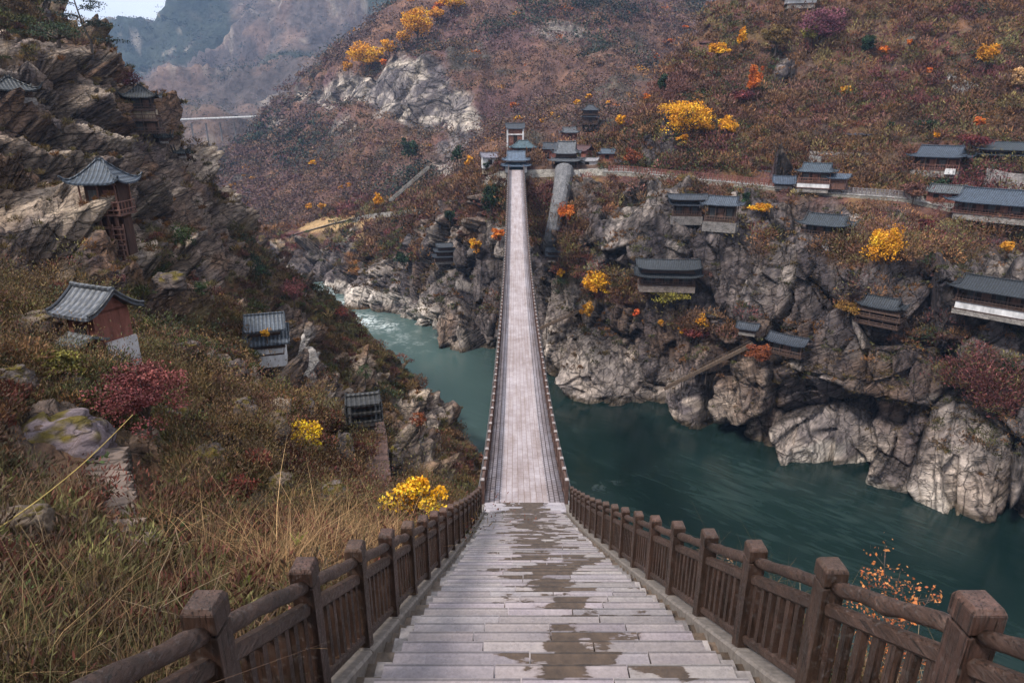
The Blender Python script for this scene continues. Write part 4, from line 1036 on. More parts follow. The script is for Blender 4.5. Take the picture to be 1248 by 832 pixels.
cp_ = MB(); ribbon(cp_, P6, -.11, .3, 1.1, (.36,.34,.32))
wthing('retaining_wall','long grey-brown stone wall holding up the road along the cliff top','wall',[('masonry',w_,M_stone),('coping',cp_,M_stone)])
w_ = MB(); ribbon(w_, [road(px, 5) + np.array((0, -.3, .3)) for px in np.linspace(592, 736, 17) if abs(px-629) > 16], 3.2, .4, .6, (.42,.38,.33))
wthing('retaining_wall','pale low terrace wall under the village on both sides of the bridge head','wall',[('masonry',w_,M_stone)])
def fence(label, pts, col, hgt=1.2, name='fence'):
    rt = thing(name, label, 'fence', pts[0])
    rl = MB()
    for a, b in zip(pts[:-1], pts[1:]):
        for q in (.25, .6, .98):
            rl.beam(np.array(a)+(0,0,hgt*q), np.array(b)+(0,0,hgt*q), .12, .14, col)
        n = max(2, int(np.linalg.norm(np.array(b)-a)/.5))
        for i in range(1, n):
            p = np.array(a) + (np.array(b)-a)*i/n; rl.box((p[0], p[1], p[2]+hgt*.5), (.10,.10,hgt*.9), 0, col)
    local(rl, 'rail', M_wood, rt)
    for p in pts[:95]:
        m = MB(); m.box((p[0], p[1], p[2]+hgt*.55), (.26,.26,hgt*1.15), 0, tuple(np.array(col)*1.2)); local(m, 'post', M_wood, rt)
fence('long red-brown timber fence along the outer edge of the cliff-top road', [road(px, 5)+np.array((0,-.5,.3)) for px in np.linspace(742, 1000, 46)], (.15,.06,.048))
fence('grey weathered fence along the lane before the red-walled house', [road(px, 5)+np.array((0,-.5,.3)) for px in np.linspace(1006, 1120, 22)], (.16,.14,.14), 1.1)
# road surface
rd = MB()
ps = np.linspace(600, 1300, 90)
for a, b in zip(ps[:-1], ps[1:]):
    A0, A1, B0, B1 = road(a,5), road(a,6), road(b,5), road(b,6); u = np.array((0,0,.28))
    rd.add([A0+u, B0+u, B1+u, A1+u], [(0,1,2,3)], (.24,.22,.205))
tag(rd.build('road', vmat('road_paving', .8, 1.5, .7, 1.2, .01)), kind='structure')
rd = MB(); ps = np.linspace(345, 596, 60)
for a, b in zip(ps[:-1], ps[1:]):
    A0, B0 = road(a,5), road(b,5); u = np.array((0,0,.75)); q = np.array((.3,2.6,0))
    rd.add([A0+u, B0+u, B0+u+q, A0+u+q], [(0,1,2,3)], (.33,.30,.26))
tag(rd.build('path', vmat('path_gravel', .9, 1.5, .7, 1.2, .01)), kind='structure')
w_ = MB(); ribbon(w_, [road(px, 5)+np.array((0,-.1,.7)) for px in np.linspace(430, 598, 30)], 1.5, .25, .4, (.30,.27,.24))
wthing('retaining_wall','low stone kerb wall along the path left of the bridge','wall',[('masonry',w_,M_stone)])
def wall_px(label, pts, h, th, col, Y=None, name='stone_wall', mat=None):
    P = []
    for i, (px, py) in enumerate(pts):
        if Y is None: p, d = hit(px, py)
        else: p = np.array(at(px, py, np.interp(i, [0, len(pts)-1], Y)))
        P.append(p)
    w_ = MB(); ribbon(w_, P, 1.2, h, th, col); return wthing(name, label, 'wall', [('masonry', w_, mat or M_stone)])
wall_px('ruined pale block wall on the terrace below the small flat-roofed shed', [(1092,204),(1060,202),(1030,201),(985,199)], 2.6, .8, (.33,.29,.27), (141,147))
wall_px('pale curved retaining wall high on the slope at the right edge', [(1244,137),(1200,124),(1170,112),(1152,104)], 2.6, .8, (.42,.39,.37), (147,155))
wall_px('grey stone wall under the large house at the right edge', [(1262,232),(1225,228),(1200,222)], 2.6, .8, (.28,.25,.24), (121,127))
wall_px('pale stone block standing at the left end of the ruined terrace', [(1000,200),(985,199)], 1.6, 1.2, (.27,.26,.25), (144,145))
# curved stone pillar under the pavilion
def pillar(label, pts, rad, col):
    P = [np.array(at(x, y, Y)) for x, y, Y in pts]; q = np.linspace(0, len(P)-1, 14)
    P = [np.array([np.interp(t, range(len(P)), [p[k] for p in P]) for k in range(3)]) for t in q]; rr = np.interp(q, range(len(rad)), rad)
    m = MB(); m.tube(P, list(rr), 14, col); return wthing('stone_pillar', label, 'pillar', [('shaft', m, M_stone)])
pillar('tall grey stone pillar leaning under the double-roofed pavilion', [(688,207,160),(685,230,155.5),(680,255,151.5),(673,285,150),(662,322,160)], [2.3,2.1,1.9,1.7,1.4], (.17,.165,.17))
pillar('slimmer pale stone pillar right of the leaning one', [(702,212,161),(700,235,157.5),(695,262,154)], [1.4,1.1,.9], (.30,.28,.265))
# timber stair beams on the cliff
def timber_stair(label, a, b, Ya, Yb, wd=1.6):
    A, B = np.array(at(a[0], a[1], Ya)), np.array(at(b[0], b[1], Yb)); d = B-A; L = np.linalg.norm(d)
    m = MB(); off = np.array((-d[1], d[0], 0))/np.linalg.norm(d[:2])*wd/2
    m.beam(A-off, B-off, .22, .6, (.085,.058,.042)); m.beam(A+off, B+off, .22, .6, (.085,.058,.042))
    t = MB(); n = int(L/.7)
    for i in range(n):
        p = A + d*(i+.5)/n; t.beam(p-off+(0,0,.1), p+off+(0,0,.1), .55, .10, (.12,.085,.06))
    h = MB(); h.beam(A-off+(0,0,1.0), B-off+(0,0,1.0), .12, .12, (.08,.055,.04))
    for i in range(0, n, 4):
        p = A + d*(i+.5)/n - off; h.box((p[0], p[1], p[2]+.5), (.1,.1,1.0), 0, (.08,.055,.04))
    pr = MB()
    for q in (.2, .5, .8):
        p = A + d*q; pr.beam(p, p+(0,0,-3.4), .16, .16, (.07,.05,.04))
    return wthing('timber_stair', label, 'stair', [('stringer', m, M_wood), ('tread', t, M_wood), ('handrail', h, M_wood), ('prop', pr, M_wood)])
timber_stair('long brown timber stair slanting down the cliff towards the river', (812,472), (916,420), 115, 106.5, 2.0)
timber_stair('short timber stair crossing the rock beside the bridge railing', (656,401), (708,378), 141.5, 137.5, 1.8)
timber_stair('covered ledge walkway across the pale rock band below the road', (702,268), (746,262), 152, 151, 1.4)
# pale stone stair up to the village at left
for lab, a, b, Ya, Yb in (('pale stone stair slanting up the sandy slope to the village, upper one', (476,243), (522,203), 226, 225),):
    A, B = np.array(at(*a, Ya)), np.array(at(*b, Yb)); m = MB(); n = 60
    for i in range(n):
        p = A + (B-A)*(i+.5)/n; m.box((p[0], p[1], p[2]-.3), (1.2, 1.6, .7), 0, (.26,.235,.21))
    wthing('stone_stair', lab, 'stair', [('tread', m, M_stone)])
# plank walkway on the near hillside
def walkway():
    pts = [(466,618,43.),(463,590,45.5),(461,560,48.5),(460,530,52),(460,512,55)]
    P = []
    for x, y, Y in pts:
        h_, d = hit(x, y); P.append(h_)
    P = np.array(P); q = np.linspace(0, len(P)-1, 60); Pq = np.stack([np.interp(q, range(len(P)), P[:, k]) for k in range(3)], 1)
    Pq = blur(Pq, 6, 0) + np.array((0,-.2,.55)); ln_ = Pq[0] + (Pq[-1]-Pq[0])*np.linspace(0,1,60)[:, None]; Pq[:, 2] = np.maximum(Pq[:, 2], ln_[:, 2]); Pq[:, 2] = blur(Pq, 5, 0)[:, 2]; r_ = random.Random(3); rt = thing('plank_walkway', 'narrow plank walkway climbing the rocky hillside to the dark stone shelter', 'walkway', Pq[0])
    for a in Pq:
        m = MB()
        t = r_.uniform(.7, 1.3); m.box((a[0], a[1], a[2]), (1.45+r_.uniform(-.1,.1), .30, .10), r_.uniform(-.06,.06), (.095*t,.055*t,.046*t)); local(m, 'plank', M_wood, rt)
    s_ = MB()
    for sx in (-.72, .72):
        s_.tube([a + np.array((sx, 0, -.12)) for a in Pq], .07, 5, (.07,.05,.045))
    local(s_, 'stringer', M_wood, rt)
walkway()
def steps_near():
    pts = [(150,668),(140,645),(137,620),(139,598),(131,575),(134,548)]
    P = np.array([hit(x, y)[0] for x, y in pts]); Ysm = P[:, 1].copy()
    q = np.linspace(0, len(P)-1, 17); Pq = blur(np.stack([np.interp(q, range(len(P)), P[:, k]) for k in range(3)], 1), 3, 0)
    rt = thing('stone_steps', 'flight of worn dark steps winding up between boulders on the left hillside', 'steps', Pq[0])
    r_ = random.Random(4)
    for a in Pq:
        m = MB(); t = r_.uniform(.8,1.25); m.box((a[0], a[1]-.05, a[2]+.06), (.95, .30, .12), r_.uniform(-.2,.2), (.15*t,.11*t,.09*t)); m.box((a[0], a[1]+.1, a[2]-.2), (.86,.24,.4), 0, (.05,.04,.032))  # lit tread and shaded gap below are painted as light and dark boxes
        local(m, 'step', M_stone, rt)
steps_near()
# far road bridge
m = MB(); A, B = np.array(at(188,147,470)), np.array(at(342,141,500)); m.beam(A, B, 5, 1.1, (.75,.74,.72)); pr = MB()
for q in np.linspace(.05,.95,9):
    p = A+(B-A)*q; pr.beam(p+(0,0,-3), p+(0,0,-16), .9, .9, (.2,.19,.19))
wthing('viaduct','thin pale viaduct crossing the hazy valley far behind','viaduct',[('deck',m,M_plas),('pier',pr,M_plas)])

CLEAR += [(446,482,500,625,75), (116,158,540,672,45), (60,150,400,460,60)]
# ================================================================== VEGETATION
M_leaf = leaf_mat('leaves'); M_twig = vmat('bark', .85, 3, .6, 1.3, .02); M_grass = leaf_mat('dry_grass')
def unit(v): return v/(np.linalg.norm(v, axis=-1, keepdims=True)+1e-9)
def leaf_tris(Cn, size, col, asp=1.0, axis=None, spread=1.0, r=rng):
    """one rhombus leaf per centre: Cn (n,3), size (n,), col (n,3)"""
    n = len(Cn); a = unit(r.normal(size=(n, 3))) if axis is None else unit(axis + r.normal(size=(n, 3))*spread)
    b = unit(np.cross(a, r.normal(size=(n, 3)))); s = np.asarray(size).reshape(-1, 1)
    V = np.stack([Cn - a*s*asp, Cn - b*s*.5, Cn + a*s*asp, Cn + b*s*.5], 1).reshape(-1, 3)
    return V, np.arange(4*n).reshape(-1, 4), np.repeat(col, 4, 0)
def pick(S, n, wt, r=rng):
    p = np.maximum(wt, 0)*(S['px'] > -330)*(S['px'] < 1600)*(S['py'] > -240)*(S['py'] < 1150)*(S['d'] > .5)
    p = p/p.sum(); return r.choice(len(p), n, p=p)
def brush(name, S, n, wt, size, M, leaf, palette, seed, asp=1.0, lp=1.0, up=.35, flat=.7, scale_noise=14., leafr=(.7,1.3), maxtilt=1.):
    r = np.random.default_rng(seed); ids = pick(S, n, wt, r); P = S['V'][ids]; N = unit(S['N'][ids] + np.array((0,0,.8)))
    sz = size*np.exp(r.normal(size=n)*.35)
    P = P + r.normal(size=(n, 3))*sz[:, None]*.25
    sel = np.clip((fbm(P/scale_noise, 3, seed) + fbm(P/(scale_noise*.25), 2, seed+5)*.7 + 1)/2 + r.normal(size=n)*.10, 0, .999)
    pal = np.array([lin(*c) for c in palette]); k = (sel*1.5-.25).clip(0,.999)*len(pal); base = pal[k.astype(int)]
    base = base*np.exp(r.normal(size=(n, 1))*.22)
    u = unit(r.normal(size=(n, M, 3))); rad = r.uniform(.25, 1, (n, M, 1))**.5
    off = u*rad; off[..., 2] = np.abs(off[..., 2])*flat; 
    Cn = P[:, None] + off*sz[:, None, None] + N[:, None]*sz[:, None, None]*up*.3
    col = base[:, None]*np.exp(r.normal(size=(n, M, 1))*.2)
    ls = (np.minimum(lp*S['d'][ids]/F, leaf*sz)[:, None]*r.uniform(*leafr, (n, M))).ravel()
    ax = (off + np.array((0,0,.5))).reshape(-1, 3)
    return leaf_tris(Cn.reshape(-1, 3), ls, np.clip(col.reshape(-1, 3), 0, .8), asp, ax if asp > 1.2 else None, .35, r)
def join(lst):
    V = []; Fc = []; Cc = []; o = 0
    for v, f, c in lst: V.append(v); Fc.append(f+o); Cc.append(c); o += len(v)
    return np.vstack(V), np.vstack(Fc), np.vstack(Cc)
SD, SA, SB, SC = SURF
for S in SURF:
    for (x0, x1, y0, y1, dm) in CLEAR:
        m = (S['px'] > x0) & (S['px'] < x1) & (S['py'] > y0) & (S['py'] < y1) & (S['d'] < dm); S['veg'] = np.where(m, 0, S['veg'])
        if S is SURF[0] or S is SURF[1]: S['rockw'] = np.where(m, 0, S.get('rockw', S['rock']))
m_ = (np.abs(SD['V'][:,0]-.5) < 3.6) & (SD['V'][:,1] > 19); SD['veg'] = np.where(m_, 0, SD['veg'])
BROWN = [(112,78,70),(92,68,56),(120,92,68),(98,74,58),(126,90,60),(88,66,54),(112,98,62),(106,72,56),(76,62,50),(98,92,58),(104,62,60)]
BROWN_D = [(96,66,56),(88,70,52),(106,86,60),(84,66,50),(112,88,58),(88,82,50),(76,62,46),(102,76,54),(86,56,50),(94,88,56)]
def undergrowth(name, parts):
    V, Fc, Cc = join(parts); tag(mesh_np(name, V, Fc, M_leaf, None, Cc), kind='stuff')
undergrowth('far_undergrowth', [
    brush('b', SB, 12000, SB['veg'], 4.2, 34, .34, [(90,70,66),(76,60,56),(104,82,68),(88,64,62),(100,78,60),(66,64,56),(84,58,60),(110,84,62)], 1, 1.0, 1.3, scale_noise=40),
    brush('b', SB, 1800, SB['veg']*smooth(.1,.5,fbm(SB['V']/40,3,95)), 4.5, 34, .34, [(44,56,48),(50,62,48),(40,50,46)], 2, 1.0, 1.5, scale_noise=60),
    brush('b', SB, 160, SB['veg']*(SB['py'] > -50), 2.8, 46, .3, [(176,112,40),(160,90,40),(186,130,50)], 3, 1.0, 1.3, scale_noise=60)])
undergrowth('mountain_woods', [
    brush('c', SC, 12000, SC['veg'], 8, 10, .45, [(82,72,68),(74,66,64),(56,64,58),(48,58,54),(96,82,72)], 4, 1.0, 1.0, scale_noise=200),
    brush('c', SC, 9000, SC['veg']*smooth(.0,.3,fbm(SC['V']/140,3,91)), 9, 14, .45, [(38,50,44),(44,54,48)], 5, 1.0, 1.0, scale_noise=200)])
undergrowth('slope_undergrowth', [
    brush('a', SA, 8000, SA['veg'], 1.1, 34, .24, BROWN, 6, 1.6, 1.1, scale_noise=22),
    brush('a', SA, 7500, SA['veg'], 2.1, 90, .17, BROWN, 7, 1.8, 1.05, up=.8, flat=.9, scale_noise=22),
    brush('a', SA, 1800, SA['veg']*smooth(.0,.4,fbm(SA['V']/16,3,195)), 1.8, 70, .2, [(52,62,40),(62,70,42),(44,54,40),(70,72,40)], 8, 1.0, 1.2, scale_noise=20),
    brush('a', SA, 900, SA['veg']*smooth(.0,.3,fbm(SA['V']/14,3,295))*(SA['py'] < 330), 2.2, 110, .14, [(96,54,54),(88,52,52),(100,60,48),(80,50,54)], 9, 1.3, 1.1, scale_noise=20),
    brush('a', SA, 2200, SA['rockw']*(SA['N'][:,2] > .35)*(SA['V'][:,2] > 6), .8, 34, .26, [(92,76,46),(84,66,46),(70,68,42),(104,72,44)], 10, 1.5, 1.1, scale_noise=12)])
fD = smooth(12, 24, SD['d'])
undergrowth('hillside_undergrowth', [
    brush('d', SD, 520, SD['veg']*smooth(8,11,SD['d'])*smooth(30,22,SD['d'])*(SD['px'] < 620), .42, 260, .2, [(70,52,42),(84,58,46),(92,50,42),(62,58,40),(100,72,48)], 112, 1.8, 1.9, up=.6, flat=.9, scale_noise=2),
    brush('d', SD, 12000, SD['veg']*fD, .55, 60, .20, BROWN_D, 11, 2.4, .95, scale_noise=9, flat=.9),
    brush('d', SD, 3500, SD['veg']*fD, 1.05, 150, .2, BROWN_D, 111, 1.5, 1.1, up=.7, flat=.9, scale_noise=6),
    brush('d', SD, 3600, SD['veg']*fD, .55, 46, .14, [(116,96,62),(96,84,50),(124,98,60),(88,70,46)], 12, 6.0, .8, scale_noise=7, flat=1.1),
    brush('d', SD, 1300, SD['veg']*fD*smooth(.0,.4,fbm(SD['V']/7,3,195)), .8, 110, .13, [(62,68,40),(76,80,44),(56,62,44)], 13, 1.3, 1.4, scale_noise=8),
    brush('d', SD, 900, SD['veg']*fD*smooth(.0,.4,fbm(SD['V']/8,3,295))*(SD['px'] > 60), .8, 120, .11, [(96,52,50),(100,58,46),(84,48,46)], 14, 1.3, 1.3, scale_noise=8),
    brush('d', SD, 2600, SD['rockw']*fD*(SD['N'][:,2] > .45), .4, 44, .22, [(98,80,46),(84,74,44),(110,76,44)], 15, 3.5, .9, scale_noise=5)])
# ---- grass and stems of the near ground
def blades(S, n, wt, length, width, palette, seed, lean=.6, clump=0, sn=2.5, segs=3):
    r = np.random.default_rng(seed)
    if clump:
        c = pick(S, max(1, n//clump), wt, r); ids = np.repeat(c, clump)[:n]
    else: ids = pick(S, n, wt, r)
    n = len(ids); P = S['V'][ids] + np.concatenate([r.normal(size=(n, 2))*(.10 if clump else .03), np.zeros((n, 1))], 1)
    L = length*np.exp(r.normal(size=n)*.35); a = r.uniform(0, 2*math.pi, n); dirh = np.stack([np.cos(a), np.sin(a), 0*a], 1)
    ln = r.uniform(.1, 1, n)*lean
    sel = ((fbm(P/sn, 3, seed)+1)/2 + r.normal(size=n)*.14).clip(0,.999); pal = np.array([lin(*c) for c in palette])
    base = pal[((sel*1.5-.25).clip(0,.999)*len(pal)).astype(int)]*np.exp(r.normal(size=(n, 1))*.3)
    side = unit(np.cross(dirh, np.array((0,0,1.)))*1.0 + r.normal(size=(n, 3))*.4)
    V = []; 
    for k in range(segs+1):
        t = k/segs; p = P + np.array((0,0,1.))*(L*t*(1 - ln*.45*t))[:, None] + dirh*(L*ln*t*t*1.1)[:, None]
        w = width*(1-t*.92)
        V += [p - side*w/2, p + side*w/2]
    V = np.stack(V, 1).reshape(-1, 3); m = 2*(segs+1)
    f = np.concatenate([np.arange(n)[:, None]*m + np.array([2*k, 2*k+1, 2*k+3, 2*k+2])[None] for k in range(segs)])
    return V, f, np.repeat(np.clip(base, 0, .8), m, 0)
near = smooth(30, 18, SD['d'])*SD['veg']*((SD['px'] < 640) | (SD['V'][:,1] < 10))
tuft = near*smooth(-.1, .3, fbm(SD['V']/1.6, 3, 333))
V_, F_, C_ = join([
    blades(SD, 50000, near, .28, .009, [(74,60,44),(98,80,54),(60,60,38),(86,66,46),(68,50,40),(80,76,46)], 21, .8),
    blades(SD, 30000, tuft, .50, .010, [(104,84,58),(84,68,46),(70,68,40),(122,98,70),(70,52,40)], 22, .9, 26),
    blades(SD, 14000, near*smooth(7,14,SD['d']), .75, .014, [(98,78,54),(80,74,44),(72,56,42)], 23, .9, 30)])
tag(mesh_np('dry_grass', V_, F_, M_grass, None, C_), kind='stuff')
V_, F_, C_ = join([
    brush('g', SD, 4600, near*smooth(.0,.35,fbm(SD['V']/1.8,3,71)+.12), .16, 16, .42, [(66,84,44),(80,96,56),(60,74,50),(96,100,52),(84,64,50)], 31, 1.0, 4.2, scale_noise=2, flat=.8),
    brush('g', SD, 3600, near, .26, 80, .16, [(84,64,52),(96,70,52),(72,56,46),(88,84,50),(92,54,46)], 32, 2.4, 2.6, scale_noise=2, flat=.9)])
tag(mesh_np('ground_leaves', V_, F_, M_leaf, None, C_), kind='stuff')
reed = near*np.exp(-((SD['V'][:,0]+3.3)/1.0)**2)*smooth(6,8,SD['V'][:,1])*smooth(17,12,SD['V'][:,1])
V_, F_, C_ = join([blades(SD, 3400, reed, .85, .012, [(148,116,82),(126,96,66),(162,130,94),(112,82,58)], 24, 1.1, 40, segs=4)])
tag(mesh_np('dry_reeds', V_, F_, M_grass, None, C_), kind='stuff')
# dry arching stems
mb = MB(); r_ = random.Random(8)
ids = pick(SD, 260, near*(SD['d'] < 14), np.random.default_rng(77))
for i in ids:
    p = SD['V'][i]; L = r_.uniform(.35, 1.1); a = r_.uniform(0, 6.28); l = r_.uniform(.2, .9); t = r_.uniform(.6, 1.3)
    pts = [p + np.array((math.cos(a)*L*l*q*q, math.sin(a)*L*l*q*q, L*q*(1-.3*l*q))) + np.array([r_.gauss(0,.012) for _ in range(3)]) for q in np.linspace(0, 1, 7)]
    mb.tube(pts, list(np.linspace(.006, .0022, 7)), 4, (.30*t,.22*t,.14*t), False)
    if r_.random() < .6:
        b = pts[3]; a2 = a + r_.uniform(-1.5, 1.5)
        mb.tube([b + np.array((math.cos(a2)*q*.3, math.sin(a2)*q*.3, q*.25))*L for q in (0,.5,1)], [.004,.003,.002], 4, (.28*t,.2*t,.13*t), False)
tag(mb.build('dry_stems', M_twig), kind='stuff')
# ---------------- single trees and shrubs
YEL = [(214,150,34),(226,166,44),(196,130,30),(208,140,40)]; GOLD = [(196,136,40),(176,118,40),(206,150,60)]; ORG = [(196,104,42),(206,120,50),(170,84,40)]
RED = [(112,60,60),(96,52,54),(124,70,66)]; MAR = [(92,44,46),(104,50,44),(80,40,44)]; OLV = [(120,112,48),(104,92,44),(132,120,50)]; EVG = [(38,56,38),(46,64,42),(34,48,36)]
RUST = [(130,72,44),(112,60,42)]; BRN = [(104,72,60),(92,62,56)]; PNK = [(176,140,104),(190,150,100)]
def crown(P, w, h, n, pal, leaf, r, blob=9, kind='round'):
    """leafy clumps through the crown's volume"""
    K = blob; u = unit(r.normal(size=(K, 3)))*r.uniform(.35, .95, (K, 1))
    if kind == 'cone':
        zc = r.uniform(0, 1, K); rr = (1-zc)*.9 + .06; a = r.uniform(0, 6.28, K)
        cen = np.stack([np.cos(a)*rr*w*.36, np.sin(a)*rr*w*.36, (zc-.5)*h], 1); br = (.30*rr + .08)[:, None]*w*np.array((1,1,.35))
    else:
        cen = u*np.array((w*.44, w*.44, h*.42))*r.uniform(.7,1.15,(K,1)); br = r.uniform(.09, .22, (K, 1))*np.array((w, w, h*.8))
    k = r.integers(0, K, n); q = unit(r.normal(size=(n, 3)))*r.uniform(.1, 1, (n, 1))**.45
    Cn = P + cen[k] + q*br[k]
    pal = np.array([lin(*c) for c in pal]); col = pal[r.integers(0, len(pal), K)][k]*np.exp(r.normal(size=(K, 1))*.16)[k]*np.exp(r.normal(size=(n, 1))*.22)
    return leaf_tris(Cn, leaf*np.exp(r.normal(size=n)*.2), np.clip(col, 0, .85), .75, None, 1, r), cen
def tree(name, label, cat, px, py, w, h, pal, group=None, trunk=.25, n=None, kind='round', Y=None, blob=None, leaf=None, base=None, seed=None, tcol=(.07,.05,.04)):
    """px,py = middle of the crown in the photograph; w,h its size there"""
    r = np.random.default_rng(seed or int(px*31+py)); 
    bp = py + h*(.5 + trunk)
    if Y is None: p, d = hit(px, bp)
    else: p = np.array(at(px, bp, Y)); d = float(proj(p)[2])
    s = d/F; W, H = w*s, h*s
    rt = thing(name, label, cat, p, 0, group)
    n = n or int(min(4200, 120 + w*h*2.6)); leaf = leaf or max(.05, min(.8, 1.35*s))
    blob = blob or int(min(40, 10 + w*h/45))
    cc = np.array((0, 0, H*(.5+trunk)))
    (V, Fc, Cc), cen = crown(cc, W, H, n, pal, leaf, r, blob, kind)
    mesh_np('crown', V, Fc, M_leaf, rt, Cc)
    m = MB(); tr = max(.05, W*.025); top = cc + (0, 0, H*.3)
    m.tube([(0,0,-.6), (W*.02,0,H*trunk*.6), (W*.03,W*.02,H*(trunk+.25)), top], [tr*1.3, tr, tr*.7, tr*.2], 6, tcol)
    for c in cen[:10]:
        z0 = H*(trunk+.12); m.tube([(W*.02,0,z0), (cc+c)*(.5,.5,.5)+(0,0,z0*.5), cc+c], [tr*.55, tr*.35, tr*.12], 4, tcol, False)
    m.build('trunk', M_twig, rt)
    return rt
GY = 'golden autumn trees of the far slopes'
T = [ # name,label,px,py,w,h,palette
 ('big golden tree on the slope above the left end of the red fence',834,141,78,44,YEL,'y'),
 ('golden tree leaning out right of the big golden one on the slope',884,152,34,20,YEL,'y'),
 ('small golden tree just below the big golden one on the slope',832,170,15,13,YEL,'y'),
 ('low golden tree between the big golden one and its right neighbour',858,155,30,14,GOLD,'y'),
 ('orange-gold tall tree on the steep slope right of the red-roofed temple',917,96,22,34,ORG,'y'),
 ('golden tree directly below the red-roofed temple on the ridge',874,62,28,20,YEL,'y'),
 ('slim golden tree right of the ridge temple',903,47,14,24,YEL,'y'),
 ('olive-yellow tree near the top of the right slope',986,40,30,26,OLV,'y'),
 ('brownish-olive tree left of the olive-yellow one near the top of the slope',944,45,40,30,[(112,92,52),(104,80,50)],'y'),
 ('golden tree at the far left foot of the right slope above the village',757,147,16,14,YEL,'y'),
 ('pale gold tree high on the right slope above the curved wall',1200,66,32,22,GOLD,'y'),
 ('pale apricot tree cut by the right edge high on the slope',1240,94,28,22,PNK,'y'),
 ('small orange tree on the right slope left of the curved wall top',1132,86,11,9,ORG,'y'),
 ('small apricot tree on the right slope below the bare rock streak',1076,62,13,11,ORG,'y'),
 ('tiny orange shrub near the top middle of the right slope',1106,52,9,8,ORG,'y'),
 ('tiny golden shrub beside the timber house on the right slope',1140,165,8,7,YEL,'y'),
 ('large golden tree on the cliff between the white-walled house and the lane',1074,294,50,54,YEL,'c'),
 ('flat golden tree on the cliff edge right of the blue-roofed cliff house',927,253,34,14,YEL,'c'),
 ('round bright golden tree beside the bridge left of the broad cliff hall',726,342,44,34,YEL,'c'),
 ('small golden tree under the round bright one beside the timber stair',715,376,18,24,GOLD,'c'),
 ('golden tree on the cliff shoulder above the maroon bush',858,390,28,20,YEL,'c'),
 ('narrow yellow shrub left of the maroon bush on the cliff',830,402,11,17,YEL,'c'),
 ('small yellow shrub on the cliff left of the narrow yellow one',805,393,9,12,GOLD,'c'),
 ('red-orange shrub on the cliff below the broad hall',775,380,11,12,[(190,80,44),(200,96,50)],'c'),
 ('orange-gold tree at the foot of the stone pillar',689,257,28,26,ORG,'c'),
 ('golden tree left of the bridge standing over the river rocks',580,298,20,20,YEL,'c'),
 ('small yellow tree against the rock right of the bridge rail',683,333,12,16,YEL,'c'),
 ('orange shrub left of the bridge above the golden river tree',608,285,24,18,ORG,'c'),
 ('golden leaning tree beside the path where it meets the pale stair',462,242,14,20,YEL,'c'),
 ('tall golden tree clump on the skyline ridge of the middle mountain',508,30,52,34,YEL,'m'),
 ('long golden tree clump on the ridge below the tallest clump',446,68,56,26,YEL,'m'),
 ('golden clump at the very top of the middle ridge',552,2,50,18,YEL,'m'),
 ('golden tree linking the long clump and the tallest clump on the ridge',474,58,26,18,YEL,'m'),
 ('golden tree just right of the tallest ridge clump',532,18,26,18,YEL,'m'),
 ('golden tree at the lower left end of the ridge line',424,82,18,14,GOLD,'m'),
 ('golden tree filling the gap under the tallest ridge clump',492,46,24,18,GOLD,'m'),
 ('golden-brown tree on the right slope left of the small apricot tree',1030,110,16,13,GOLD,'y'),
 ('golden tree on the cliff edge below the long hall',1225,300,22,16,GOLD,'c'),
 ('rusty gold tree beside the curved retaining wall',1192,148,16,12,ORG,'y'),
 ('orange clump on the top edge above the middle ridge',534,8,16,12,ORG,'m'),
 ('golden tree on the middle mountain above the brick tower',631,145,14,10,YEL,'m'),
 ('upper golden tree on the middle mountain above the brick tower',626,128,12,9,ORG,'m'),
 ('golden tree on the middle mountain right of the tower',660,147,8,7,YEL,'m'),
 ('bright golden tree on the middle mountain left of the watch house',704,125,12,9,YEL,'m'),
 ('golden tree uphill right of the watch house',716,117,12,8,YEL,'m'),
 ('small golden tree far uphill right of the watch house',742,125,8,7,YEL,'m'),
 ('golden tree low on the middle mountain by the path',376,253,13,10,YEL,'m'),
 ('pale golden tree right of the lowest one by the path',394,251,12,9,GOLD,'m'),
 ('golden dot of a tree in the middle of the mountain flank',381,198,10,7,YEL,'m'),
 ('lone small golden tree above the path on the mountain flank',415,229,8,6,YEL,'m'),
 ('small pair of golden bushes right of the lone small golden tree',425,226,9,7,YEL,'m'),
 ('orange shrub on the mountain right of the golden ridge clump',468,76,9,9,ORG,'m'),
 ('golden tree beside the white house at the village edge',574,196,16,15,YEL,'m'),
 ('orange tree row upper on the dark ridge behind the right slope',836,34,12,7,ORG,'m'),
 ('orange tree row lower on the dark ridge behind the right slope',815,50,16,7,ORG,'m'),
 ('orange tree on the mountain left of the right slope',800,70,11,9,ORG,'m'),
 ('orange tree at the lower left flank of the right slope',788,118,11,10,ORG,'m'),
]
seen = set()
for (label, px, py, w, h, pal, z) in T:
    tree('autumn_tree' if h > 12 else 'autumn_shrub', label, 'tree' if h > 12 else 'shrub', px, py, w, h, pal, GY, trunk=.12 if z == 'm' else .2)
tree('autumn_tree', 'golden lone tree standing on the far bank under the thin viaduct', 'tree', 210, 150, 12, 12, GOLD, GY, Y=700)
